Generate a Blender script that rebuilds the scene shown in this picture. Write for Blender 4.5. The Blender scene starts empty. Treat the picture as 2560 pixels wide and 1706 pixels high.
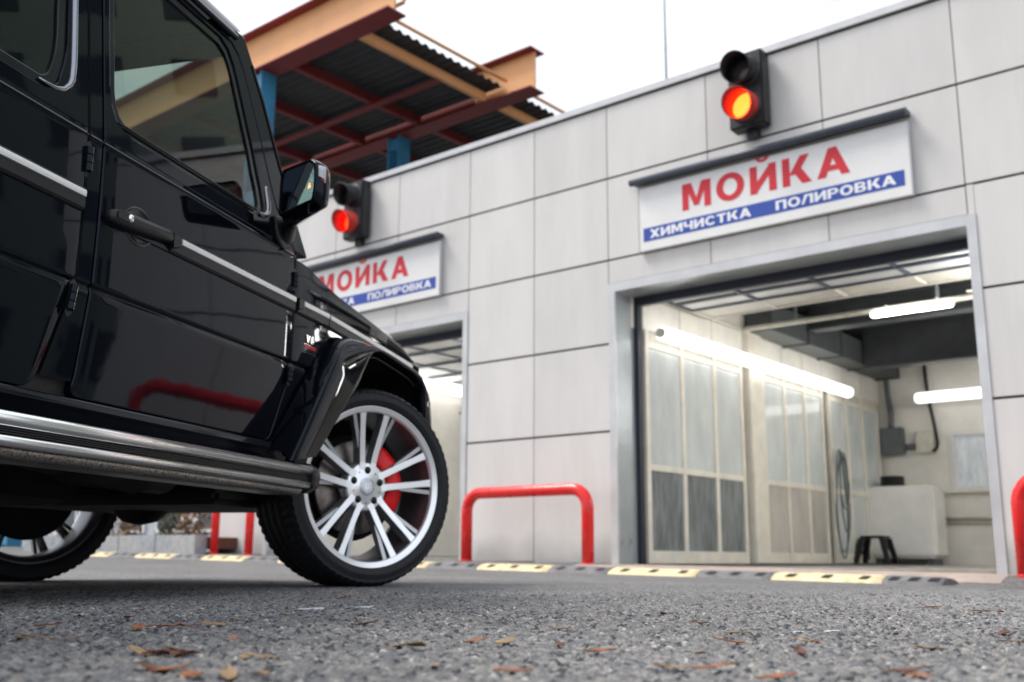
import bpy, bmesh, math, random
import numpy as np
from mathutils import Vector, Matrix
random.seed(7)
S = bpy.context.scene
COL = S.collection
# ------------------------------------------------------------------ camera
PITCH, ROLL, CAMH = 0.206428, 0.006511, 0.12
cp, sp, cr, sr = math.cos(PITCH), math.sin(PITCH), math.cos(ROLL), math.sin(ROLL)
UPv = Vector((0, -sp, cp)); FWD = Vector((0, cp, sp)); RX = Vector((1, 0, 0))
right = RX * cr + UPv * sr
upv = -RX * sr + UPv * cr
cam = bpy.data.cameras.new('camera')
cam.sensor_width = 36.0
cam.lens = 36.166
cam.clip_start, cam.clip_end = 0.02, 2000
cam.dof.use_dof = True
cam.dof.focus_distance = 2.1
cam.dof.aperture_fstop = 4.6
co = bpy.data.objects.new('camera', cam)
COL.objects.link(co)
m = Matrix.Identity(4)
for i in range(3):
    m[i][0], m[i][1], m[i][2] = right[i], upv[i], -FWD[i]
m[2][3] = CAMH
co.matrix_world = m
S.camera = co
# ------------------------------------------------------------------ world and sun (overcast daylight)
W = bpy.data.worlds.new('World')
S.world = W
W.use_nodes = True
nt = W.node_tree
nt.nodes.clear()
N = nt.nodes.new
sky = N('ShaderNodeTexSky'); sky.sky_type = 'NISHITA'; sky.sun_disc = False
SUN_EL, SUN_AZ = math.radians(57), math.radians(-80)   # azimuth of the light source, from +Y toward +X
sky.sun_elevation = SUN_EL; sky.sun_rotation = SUN_AZ % (2 * math.pi)
sky.dust_density = 4; sky.air_density = 1.0
tc = N('ShaderNodeTexCoord')
nz = N('ShaderNodeTexNoise'); nz.inputs['Scale'].default_value = 2.2; nz.inputs['Detail'].default_value = 5
mp = N('ShaderNodeMapping'); mp.inputs['Scale'].default_value = (1, 1, 2.6)
rp = N('ShaderNodeValToRGB')
rp.color_ramp.elements[0].position = .3; rp.color_ramp.elements[0].color = (7.4, 8.5, 10.4, 1)
rp.color_ramp.elements[1].position = .55; rp.color_ramp.elements[1].color = (12.0, 12.4, 13.0, 1)
mx = N('ShaderNodeMix'); mx.data_type = 'RGBA'; mx.inputs[0].default_value = .84
bg = N('ShaderNodeBackground'); bg.inputs['Strength'].default_value = .078
ou = N('ShaderNodeOutputWorld')
L = nt.links.new
L(tc.outputs['Generated'], mp.inputs['Vector']); L(mp.outputs[0], nz.inputs['Vector'])
L(nz.outputs['Fac'], rp.inputs[0]); L(sky.outputs[0], mx.inputs[6]); L(rp.outputs[0], mx.inputs[7])
L(mx.outputs[2], bg.inputs['Color']); L(bg.outputs[0], ou.inputs[0])
sd = bpy.data.lights.new('sun', 'SUN'); sd.energy = 2.6; sd.angle = math.radians(22); sd.color = (1, .95, .88)
so = bpy.data.objects.new('sun', sd); COL.objects.link(so)
sdir = Vector((math.sin(SUN_AZ) * math.cos(SUN_EL), math.cos(SUN_AZ) * math.cos(SUN_EL), math.sin(SUN_EL)))
so.rotation_euler = sdir.to_track_quat('Z', 'Y').to_euler()
S.view_settings.view_transform = 'Standard'
S.view_settings.look = 'None'
S.view_settings.exposure = 0.56
S.view_settings.gamma = 1
S.view_settings.use_curve_mapping = False
S.cycles.max_bounces = 8
S.cycles.sample_clamp_indirect = 6
# ------------------------------------------------------------------ frames
AZ, CZ = 0.877663, 0.275159
FD = Vector((math.sin(AZ), -math.cos(AZ), 0)); FV = Vector((math.cos(AZ), math.sin(AZ), 0))
FROT = math.atan2(FD.y, FD.x)
FORG = FV * 9.5
def fac(u, v, z=0): return FORG + FD * u + FV * v + Vector((0, 0, z))
CD = Vector((math.sin(CZ), math.cos(CZ), 0)); CL = Vector((-math.cos(CZ), math.sin(CZ), 0))
CROT = math.atan2(CD.y, CD.x)
XR = 2.47
CORG = CD * XR + CL * (1.68 + .88)
def sstep(a, b, x):
    t = min(1, max(0, (x - a) / (b - a))); return t * t * (3 - 2 * t)
def gz(x, y):
    p = Vector((x, y, 0)) - FORG
    u = max(-24, min(3, p.dot(FD))); v = p.dot(FV)
    z = sstep(-5.4, -1.3, v) * (-.11 - .0128 * u) + .07 * sstep(-.95, -.55, v)
    return z
def gfac(u, v):
    p = fac(u, v); return gz(p.x, p.y)
# ------------------------------------------------------------------ materials
MATS = {}
def mat(name, col, rough=.5, metal=0, noise=0, nscale=8, bump=0, bscale=60, coat=0, trans=0, emit=None, estr=0, col2=None, ior=1.45, stretch=None, alpha=1, spec=None, world=False):
    if name in MATS: return MATS[name]
    M = bpy.data.materials.new(name); M.use_nodes = True
    t = M.node_tree; b = t.nodes['Principled BSDF']
    b.inputs['Base Color'].default_value = (*col, 1)
    b.inputs['Roughness'].default_value = rough
    b.inputs['Metallic'].default_value = metal
    b.inputs['IOR'].default_value = ior
    b.inputs['Alpha'].default_value = alpha
    if spec is not None: b.inputs['Specular IOR Level'].default_value = spec
    if coat: b.inputs['Coat Weight'].default_value = coat; b.inputs['Coat Roughness'].default_value = .02
    if trans: b.inputs['Transmission Weight'].default_value = trans
    if emit: b.inputs['Emission Color'].default_value = (*emit, 1); b.inputs['Emission Strength'].default_value = estr
    if noise or bump or col2:
        c = t.nodes.new('ShaderNodeTexCoord'); mpn = t.nodes.new('ShaderNodeMapping')
        if stretch: mpn.inputs['Scale'].default_value = stretch
        if world:
            gp = t.nodes.new('ShaderNodeNewGeometry'); t.links.new(gp.outputs['Position'], mpn.inputs[0])
        else: t.links.new(c.outputs['Object'], mpn.inputs[0])
        n = t.nodes.new('ShaderNodeTexNoise'); n.inputs['Scale'].default_value = nscale; n.inputs['Detail'].default_value = 8
        n.inputs['Roughness'].default_value = .62
        t.links.new(mpn.outputs[0], n.inputs['Vector'])
        r = t.nodes.new('ShaderNodeValToRGB')
        c2 = col2 or tuple(max(0, x * (1 - noise)) for x in col)
        c1 = col if col2 else tuple(min(1, x * (1 + noise * .6)) for x in col)
        r.color_ramp.elements[0].position = .34; r.color_ramp.elements[0].color = (*c2, 1)
        r.color_ramp.elements[1].position = .64; r.color_ramp.elements[1].color = (*c1, 1)
        t.links.new(n.outputs['Fac'], r.inputs[0]); t.links.new(r.outputs[0], b.inputs['Base Color'])
        mr = t.nodes.new('ShaderNodeMapRange'); mr.inputs['To Min'].default_value = max(0, rough * .75); mr.inputs['To Max'].default_value = min(1, rough * 1.25)
        t.links.new(n.outputs['Fac'], mr.inputs[0]); t.links.new(mr.outputs[0], b.inputs['Roughness'])
        if bump:
            n2 = t.nodes.new('ShaderNodeTexNoise'); n2.inputs['Scale'].default_value = bscale; n2.inputs['Detail'].default_value = 4
            t.links.new(mpn.outputs[0], n2.inputs['Vector'])
            bp = t.nodes.new('ShaderNodeBump'); bp.inputs['Strength'].default_value = bump; bp.inputs['Distance'].default_value = .004
            t.links.new(n2.outputs['Fac'], bp.inputs['Height']); t.links.new(bp.outputs[0], b.inputs['Normal'])
    MATS[name] = M
    return M
paint = mat('black_paint', (.0025, .003, .0055), .035, spec=.3, bump=.22, bscale=2.4)
paint.node_tree.nodes['Principled BSDF'].inputs['Specular Tint'].default_value = (.66, .8, 1, 1)
blackpl = mat('black_plastic', (.009, .0095, .012), .4, noise=.25, nscale=14, bump=.15, bscale=400)
glossbl = mat('gloss_black', (.008, .009, .011), .12)
rubber = mat('rubber', (.014, .014, .016), .5, noise=.3, nscale=20, bump=.1, bscale=200)
tyrem = mat('tyre_rubber', (.006, .007, .010), .62, noise=.35, nscale=16, bump=.2, bscale=120)
chrome = mat('satin_chrome', (.82, .82, .84), .16, metal=1)
stripm = mat('brushed_strip', (.9, .9, .9), .5, metal=.75)
machined = mat('machined_alloy', (.92, .93, .95), .3, metal=.8)
darkalloy = mat('dark_alloy', (.46, .47, .49), .32, metal=.85)
barrel = mat('wheel_barrel', (.16, .16, .17), .38, metal=.8, noise=.2, nscale=9)
steel = mat('stainless_steel', (.94, .93, .92), .24, metal=1)
dirtysteel = mat('road_dirty_steel', (.36, .33, .3), .38, metal=.85, noise=.75, nscale=140, bump=.15, bscale=500)
trimdark = mat('dark_chrome', (.3, .31, .34), .12, metal=1)
exhm = mat('exhaust_metal', (.05, .045, .04), .6, metal=.4, noise=.5, nscale=8)
discm = mat('brake_disc_iron', (.26, .23, .21), .35, metal=.9, noise=.35, nscale=20)
caliperm = mat('red_caliper', (.75, .008, .01), .4, noise=.1)
under = mat('underbody_black', (.012, .012, .012), .75, noise=.5, nscale=7, bump=.4, bscale=30)
tint2 = mat('privacy_glass', (.12, .3, .36), .0, trans=1, ior=1.38)
tint = mat('tinted_glass', (.48, .55, .5), .0, trans=1, ior=1.38)
cabin = mat('cabin_trim', (.05, .062, .058), .8, noise=.2)
leather = mat('seat_leather', (.02, .02, .022), .5, noise=.2)
mirrorg = mat('mirror_glass', (.62, .74, .78), .01, metal=1)
redem = mat('red_badge', (.55, .02, .02), .35)
orangelit = mat('warning_icon', (.9, .2, .05), .4, emit=(1, .25, .08), estr=2.5)
clearpl = mat('clear_lens', (.8, .83, .87), .08, trans=.35, noise=.05)
panelm = mat('composite_panel', (.64, .62, .60), .34, noise=.07, nscale=1.1, bump=.03, bscale=3, world=True, stretch=(1.6, 1.6, .5))
_t = panelm.node_tree; _b = _t.nodes['Principled BSDF']; _src = _b.inputs['Base Color'].links[0].from_socket
_oi = _t.nodes.new('ShaderNodeObjectInfo'); _gp = _t.nodes.new('ShaderNodeNewGeometry'); _mp = _t.nodes.new('ShaderNodeMapping'); _mp.inputs['Scale'].default_value = (9, 9, .35)
_n = _t.nodes.new('ShaderNodeTexNoise'); _n.inputs['Scale'].default_value = 1.6; _n.inputs['Detail'].default_value = 7
_t.links.new(_gp.outputs['Position'], _mp.inputs[0]); _t.links.new(_mp.outputs[0], _n.inputs['Vector'])
_r = _t.nodes.new('ShaderNodeMapRange'); _r.inputs['From Min'].default_value = .35; _r.inputs['From Max'].default_value = .62; _r.inputs['To Min'].default_value = .985; _r.inputs['To Max'].default_value = 1.0; _t.links.new(_n.outputs['Fac'], _r.inputs[0])
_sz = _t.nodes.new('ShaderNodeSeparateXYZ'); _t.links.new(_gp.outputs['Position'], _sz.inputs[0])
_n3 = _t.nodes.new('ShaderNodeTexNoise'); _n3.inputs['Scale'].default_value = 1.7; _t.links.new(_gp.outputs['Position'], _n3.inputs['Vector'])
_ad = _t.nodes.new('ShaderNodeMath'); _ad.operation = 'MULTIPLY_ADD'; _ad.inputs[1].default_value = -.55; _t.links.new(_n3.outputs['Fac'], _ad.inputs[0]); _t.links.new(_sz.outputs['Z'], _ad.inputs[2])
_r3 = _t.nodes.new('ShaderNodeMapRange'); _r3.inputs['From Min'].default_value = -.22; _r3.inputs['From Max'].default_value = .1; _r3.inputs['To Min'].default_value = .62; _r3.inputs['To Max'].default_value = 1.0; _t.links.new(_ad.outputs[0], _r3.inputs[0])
_r2 = _t.nodes.new('ShaderNodeMapRange'); _r2.inputs['To Min'].default_value = .955; _r2.inputs['To Max'].default_value = 1.02; _t.links.new(_oi.outputs['Random'], _r2.inputs[0])
_m = _t.nodes.new('ShaderNodeMath'); _m.operation = 'MULTIPLY'; _t.links.new(_r.outputs[0], _m.inputs[0]); _t.links.new(_r2.outputs[0], _m.inputs[1])
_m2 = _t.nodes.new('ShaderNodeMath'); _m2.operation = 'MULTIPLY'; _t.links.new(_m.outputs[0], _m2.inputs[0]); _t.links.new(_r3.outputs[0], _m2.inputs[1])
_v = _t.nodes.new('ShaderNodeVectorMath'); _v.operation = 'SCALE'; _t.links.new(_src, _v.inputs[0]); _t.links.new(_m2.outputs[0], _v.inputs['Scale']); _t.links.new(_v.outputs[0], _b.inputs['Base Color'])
flash = mat('light_grey_flashing', (.56, .56, .57), .35, metal=.3, noise=.1, nscale=3)
backing = mat('dark_joint', (.035, .036, .04), .8)
revealm = mat('reveal_metal', (.4, .44, .46), .3, metal=.35, noise=.1, nscale=3)
sealm = mat('door_seal', (.015, .02, .035), .5)
whitep = mat('sign_white', (.76, .75, .74), .4, noise=.04, nscale=4)
signred = mat('sign_red', (.62, .02, .035), .45, noise=.05)
signblue = mat('sign_blue', (.025, .07, .36), .45, noise=.05)
signwhite = mat('sign_lettering_white', (.8, .8, .82), .5)
railm = mat('sign_rail_grey', (.055, .065, .085), .4, noise=.2)
tlbody = mat('traffic_light_black', (.02, .021, .024), .45, noise=.3, nscale=10)
visorm = mat('visor_black', (.008, .008, .010), .45)
visorglow = mat('visor_painted_glow', (.5, .03, .02), .4)  # red glow of the lit lens painted into the lower visor's colour
lensoff = mat('lens_dark', (.06, .05, .045), .2)
lensred = mat('lens_lit_orange', (.9, .2, .05), .3, emit=(1, .042, .005), estr=12)
lensred2 = mat('lens_lit_red', (.9, .05, .02), .3, emit=(1, .012, .002), estr=8)
barm = mat('red_barrier_paint', (.72, .012, .012), .28, noise=.12, nscale=5, coat=.3)
yell = mat('bump_yellow', (.66, .55, .33), .65, noise=.25, nscale=12, bump=.3)
bumpbl = mat('bump_black', (.15, .15, .16), .7, noise=.4, nscale=9, bump=.4)
walli = mat('bay_wall_cream', (.8, .775, .72), .42, noise=.1, nscale=2)
partf = mat('partition_frame_cream', (.78, .74, .65), .4, noise=.12, nscale=4)
paneU = mat('frosted_pane', (.6, .64, .635), .09, noise=.16, nscale=3, stretch=(1, 1, .4))
paneL = mat('dirty_grey_pane', (.2, .22, .225), .13, noise=.4, nscale=5, stretch=(2, 2, .5))
paneM = mat('beige_pane', (.5, .47, .43), .2, noise=.2, nscale=3, stretch=(1, 1, .4))
ceilm = mat('bay_ceiling_dark', (.035, .039, .042), .6, noise=.3, nscale=3)
duct = mat('duct_grey', (.075, .085, .09), .45, noise=.2, nscale=4)
floorm = mat('bay_floor_concrete', (.3, .28, .25), .35, noise=.3, nscale=3)
lampm = mat('tube_light', (.9, .9, .9), .3, emit=(1, .985, .95), estr=13)
lampw = mat('tube_light_wall', (.9, .9, .9), .3, emit=(1, .985, .95), estr=1.7)
tankm = mat('white_tank_plastic', (.86, .85, .82), .4, noise=.06, nscale=3)
elec = mat('grey_electrical_box', (.12, .135, .14), .5, noise=.2)
creamb = mat('cream_box', (.62, .6, .52), .5, noise=.15)
doorpane = mat('door_glazing', (.86, .87, .87), .25, trans=.3, noise=.06, nscale=2)
doorframe = mat('door_frame_blue_black', (.03, .045, .08), .4, noise=.2)
doorcream = mat('door_panel_cream', (.62, .6, .54), .4, noise=.1)
beamor = mat('orange_beam_paint', (.88, .45, .2), .5, noise=.08, nscale=1.4)
beamred = mat('dark_red_primer', (.24, .032, .032), .6, noise=.2, nscale=2)
sheetm = mat('corrugated_grey_sheet', (.065, .065, .066), .65, noise=.3, nscale=1.5)
bluem = mat('blue_post_paint', (.05, .24, .42), .5, noise=.25, nscale=1.6)
ironm = mat('antenna_metal', (.22, .25, .3), .5)
wirem = mat('wire_dark', (.4, .43, .47), .6)
kerbm = mat('granite_kerb', (.33, .34, .36), .7, noise=.2, nscale=12, bump=.3, bscale=90)
fwall = mat('far_wall_grey', (.45, .48, .52), .6, noise=.12)
fdark = mat('far_window_dark', (.03, .04, .05), .15)
brick = mat('far_wall_brown', (.3, .19, .12), .8, noise=.3, nscale=2)
leafg = mat('foliage', (.06, .08, .03), .7, noise=.5, nscale=6)
leafb = mat('autumn_foliage', (.22, .11, .03), .7, noise=.5, nscale=6)
leafo = mat('dry_leaf_orange', (.36, .13, .05), .6, noise=.4, nscale=60)
leafd = mat('dry_leaf_brown', (.13, .05, .03), .65, noise=.4, nscale=60)
leafp = mat('pale_dry_leaf', (.36, .23, .12), .6, noise=.4, nscale=60)
chip = mat('white_chip', (.7, .72, .74), .5, noise=.1)
barkm = mat('bark', (.09, .07, .05), .9, noise=.3)
# ------------------------------------------------------------------ mesh helpers
class MB:
    def __init__(s, sm=True): s.v = []; s.f = []; s.mi = []; s.sm = []; s.cur = 0; s.smooth = sm
    def add(s, vs, fs, mi=None, sm=None):
        b = len(s.v); s.v += [tuple(p) for p in vs]
        for f in fs:
            s.f.append(tuple(i + b for i in f)); s.mi.append(s.cur if mi is None else mi); s.sm.append(s.smooth if sm is None else sm)
    def box(s, a, b, mi=None, bev=0):
        x0, y0, z0 = [min(p, q) for p, q in zip(a, b)]; x1, y1, z1 = [max(p, q) for p, q in zip(a, b)]
        if bev:
            bm = bmesh.new(); bmesh.ops.create_cube(bm, size=1)
            for v in bm.verts: v.co = Vector(((x0 + x1) / 2 + v.co.x * (x1 - x0), (y0 + y1) / 2 + v.co.y * (y1 - y0), (z0 + z1) / 2 + v.co.z * (z1 - z0)))
            bmesh.ops.bevel(bm, geom=bm.edges[:], offset=bev, segments=2, affect='EDGES')
            bm.verts.index_update()
            s.add([v.co[:] for v in bm.verts], [[v.index for v in f.verts] for f in bm.faces], mi, False); bm.free(); return
        v = [(x0, y0, z0), (x1, y0, z0), (x1, y1, z0), (x0, y1, z0), (x0, y0, z1), (x1, y0, z1), (x1, y1, z1), (x0, y1, z1)]
        s.add(v, [(0, 3, 2, 1), (4, 5, 6, 7), (0, 1, 5, 4), (1, 2, 6, 5), (2, 3, 7, 6), (3, 0, 4, 7)], mi, False)
    def tube(s, pts, r, n=12, cap=True, mi=None):
        pts = [Vector(p) for p in pts]; rs = r if isinstance(r, (list, tuple)) else [r] * len(pts)
        vs = []; fs = []; prev = None
        for i, p in enumerate(pts):
            if i == 0: d = pts[1] - p
            elif i == len(pts) - 1: d = p - pts[i - 1]
            else: d = (pts[i + 1] - p).normalized() + (p - pts[i - 1]).normalized()
            d.normalize()
            if prev is None:
                a = Vector((0, 0, 1)) if abs(d.z) < .9 else Vector((1, 0, 0)); prev = (a - d * a.dot(d)).normalized()
            else: prev = (prev - d * prev.dot(d)).normalized()
            q = d.cross(prev)
            for k in range(n):
                t = 2 * math.pi * k / n; vs.append(p + (prev * math.cos(t) + q * math.sin(t)) * rs[i])
        for i in range(len(pts) - 1):
            for k in range(n):
                k2 = (k + 1) % n; fs.append((i * n + k, i * n + k2, (i + 1) * n + k2, (i + 1) * n + k))
        s.add(vs, fs, mi)
        if cap:
            e = (len(pts) - 1) * n
            s.add(vs[:n], [tuple(range(n))[::-1]], mi, False); s.add(vs[e:], [tuple(range(n))], mi, False)
    def lathe(s, prof, n=48, axis=1, c=(0, 0, 0), mi=None, close=False, mod=None):
        vs = []; fs = []; m_ = len(prof)
        for k in range(n):
            t = 2 * math.pi * k / n
            for j, (r, a) in enumerate(prof):
                rr = r + (mod(k, j) if mod else 0)
                if axis == 1: vs.append((c[0] + rr * math.cos(t), c[1] + a, c[2] + rr * math.sin(t)))
                elif axis == 2: vs.append((c[0] + rr * math.cos(t), c[1] + rr * math.sin(t), c[2] + a))
                else: vs.append((c[0] + a, c[1] + rr * math.cos(t), c[2] + rr * math.sin(t)))
        for k in range(n):
            k2 = (k + 1) % n
            for j in range(m_ - 1 if not close else m_):
                j2 = (j + 1) % m_; fs.append((k * m_ + j, k * m_ + j2, k2 * m_ + j2, k2 * m_ + j))
        s.add(vs, fs, mi)
    def grid(s, rows, mi=None):
        n = len(rows[0]); vs = [p for r in rows for p in r]
        s.add(vs, [(i * n + j, i * n + j + 1, (i + 1) * n + j + 1, (i + 1) * n + j) for i in range(len(rows) - 1) for j in range(n - 1)], mi)
    def prism(s, poly, f0, f1, mi=None, mf=None):
        n = len(poly); a = [f0(*p) for p in poly]; b = [f1(*p) for p in poly]
        s.add(a + b, [tuple(range(n))[::-1]], mi, False)
        s.add(a + b, [tuple(range(n, 2 * n))], mi if mf is None else mf, False)
        s.add(a + b, [(i, (i + 1) % n, n + (i + 1) % n, n + i) for i in range(n)], mi, False)
    def build(s, name, mats, parent=None, rec=True, bev=0, solid=0):
        me = bpy.data.meshes.new(name); me.from_pydata(s.v, [], s.f)
        for M in (mats if isinstance(mats, (list, tuple)) else [mats]): me.materials.append(M)
        me.polygons.foreach_set('material_index', s.mi); me.polygons.foreach_set('use_smooth', s.sm); me.update()
        if rec:
            bm = bmesh.new(); bm.from_mesh(me); bmesh.ops.remove_doubles(bm, verts=bm.verts, dist=1e-5); bmesh.ops.recalc_face_normals(bm, faces=bm.faces); bm.to_mesh(me); bm.free()
        o = bpy.data.objects.new(name, me); COL.objects.link(o)
        if parent: o.parent = parent
        if solid:
            q = o.modifiers.new('thick', 'SOLIDIFY'); q.thickness = solid; q.offset = 0
        if bev:
            q = o.modifiers.new('edge', 'BEVEL'); q.width = bev; q.segments = 2; q.limit_method = 'ANGLE'; q.angle_limit = .7
        return o
def tag(o, label=None, cat=None, group=None, kind=None):
    if label: o['label'] = label
    if cat: o['category'] = cat
    if group: o['group'] = group
    if kind: o['kind'] = kind
    return o
def empty(name, loc, rz=0, label=None, cat=None, group=None):
    o = bpy.data.objects.new(name, None); COL.objects.link(o); o.location = loc; o.rotation_euler = (0, 0, rz); o.empty_display_size = .1
    return tag(o, label, cat, group)
def copy_tree(o, parent=None):
    c_ = o.copy(); COL.objects.link(c_); c_.parent = parent
    for ch in list(o.children): copy_tree(ch, c_)
    return c_
def catmull(pts, n):
    P = [Vector(p) for p in pts]; out = []
    ln = [0]
    for i in range(1, len(P)): ln.append(ln[-1] + (P[i] - P[i - 1]).length)
    for k in range(n):
        t = ln[-1] * k / (n - 1); i = 0
        while i < len(P) - 2 and ln[i + 1] < t: i += 1
        f = (t - ln[i]) / max(1e-9, ln[i + 1] - ln[i])
        p0, p1, p2, p3 = P[max(0, i - 1)], P[i], P[i + 1], P[min(len(P) - 1, i + 2)]
        out.append(.5 * ((2 * p1) + (p2 - p0) * f + (2 * p0 - 5 * p1 + 4 * p2 - p3) * f * f + (3 * p1 - p0 - 3 * p2 + p3) * f ** 3))
    return out
def poly_offset(pts, d):
    n = len(pts); out = []
    ar = sum(pts[i][0] * pts[(i + 1) % n][1] - pts[(i + 1) % n][0] * pts[i][1] for i in range(n))
    sg = 1 if ar > 0 else -1
    for i in range(n):
        a = Vector(pts[i - 1]); b = Vector(pts[i]); c_ = Vector(pts[(i + 1) % n])
        d1 = (b - a).normalized(); d2 = (c_ - b).normalized()
        n1 = Vector((d1.y, -d1.x)) * sg; n2 = Vector((d2.y, -d2.x)) * sg
        nn = (n1 + n2); nn.normalize(); k = max(.4, nn.dot(n1))
        out.append(tuple(b + nn * d / k))
    return out
def round_poly(pts, rs, seg=5):
    out = []; n = len(pts)
    for i in range(n):
        r = rs[i] if isinstance(rs, (list, tuple)) else rs
        b = Vector(pts[i]); a = Vector(pts[i - 1]); c_ = Vector(pts[(i + 1) % n])
        if r <= 0: out.append(tuple(b)); continue
        da = (a - b); dc = (c_ - b); r_ = min(r, da.length * .45, dc.length * .45)
        p = b + da.normalized() * r_; q = b + dc.normalized() * r_
        for k in range(seg + 1):
            t = k / seg; out.append(tuple(p * (1 - t) ** 2 + b * 2 * t * (1 - t) + q * t * t))
    return out
def ring_plate(name, outer, holes, f, thick_f, M, parent, bev=.002):
    """flat polygon with holes; f(a,b)->3D front, thick_f(a,b)->3D back"""
    bm = bmesh.new(); loops = []
    for lp in [outer] + holes:
        vs = [bm.verts.new((p[0], p[1], 0)) for p in lp]
        loops.append(vs)
        for i in range(len(vs)): bm.edges.new((vs[i], vs[(i + 1) % len(vs)]))
    bmesh.ops.triangle_fill(bm, use_beauty=True, edges=bm.edges[:])
    if holes:
        bad = []
        for fc in bm.faces:
            c_ = fc.calc_center_median()
            for h in holes:
                ins = False; n = len(h); j = n - 1
                for i in range(n):
                    if (h[i][1] > c_.y) != (h[j][1] > c_.y) and c_.x < (h[j][0] - h[i][0]) * (c_.y - h[i][1]) / (h[j][1] - h[i][1]) + h[i][0]: ins = not ins
                    j = i
                if ins: bad.append(fc); break
        bmesh.ops.delete(bm, geom=bad, context='FACES_ONLY')
    bm.verts.index_update()
    V2 = [v.co.copy() for v in bm.verts]; F2 = [[v.index for v in fc.verts] for fc in bm.faces]
    L2 = [[v.index for v in lp] for lp in loops]; bm.free()
    n = len(V2); mb = MB(False)
    vs = [f(p.x, p.y) for p in V2] + [thick_f(p.x, p.y) for p in V2]
    fs = [tuple(q) for q in F2] + [tuple(i + n for i in reversed(q)) for q in F2]
    for lp in L2:
        for i in range(len(lp)):
            a, b = lp[i], lp[(i + 1) % len(lp)]; fs.append((a, b, b + n, a + n))
    mb.add(vs, fs, 0, False)
    return mb.build(name, M, parent, bev=bev)
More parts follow.
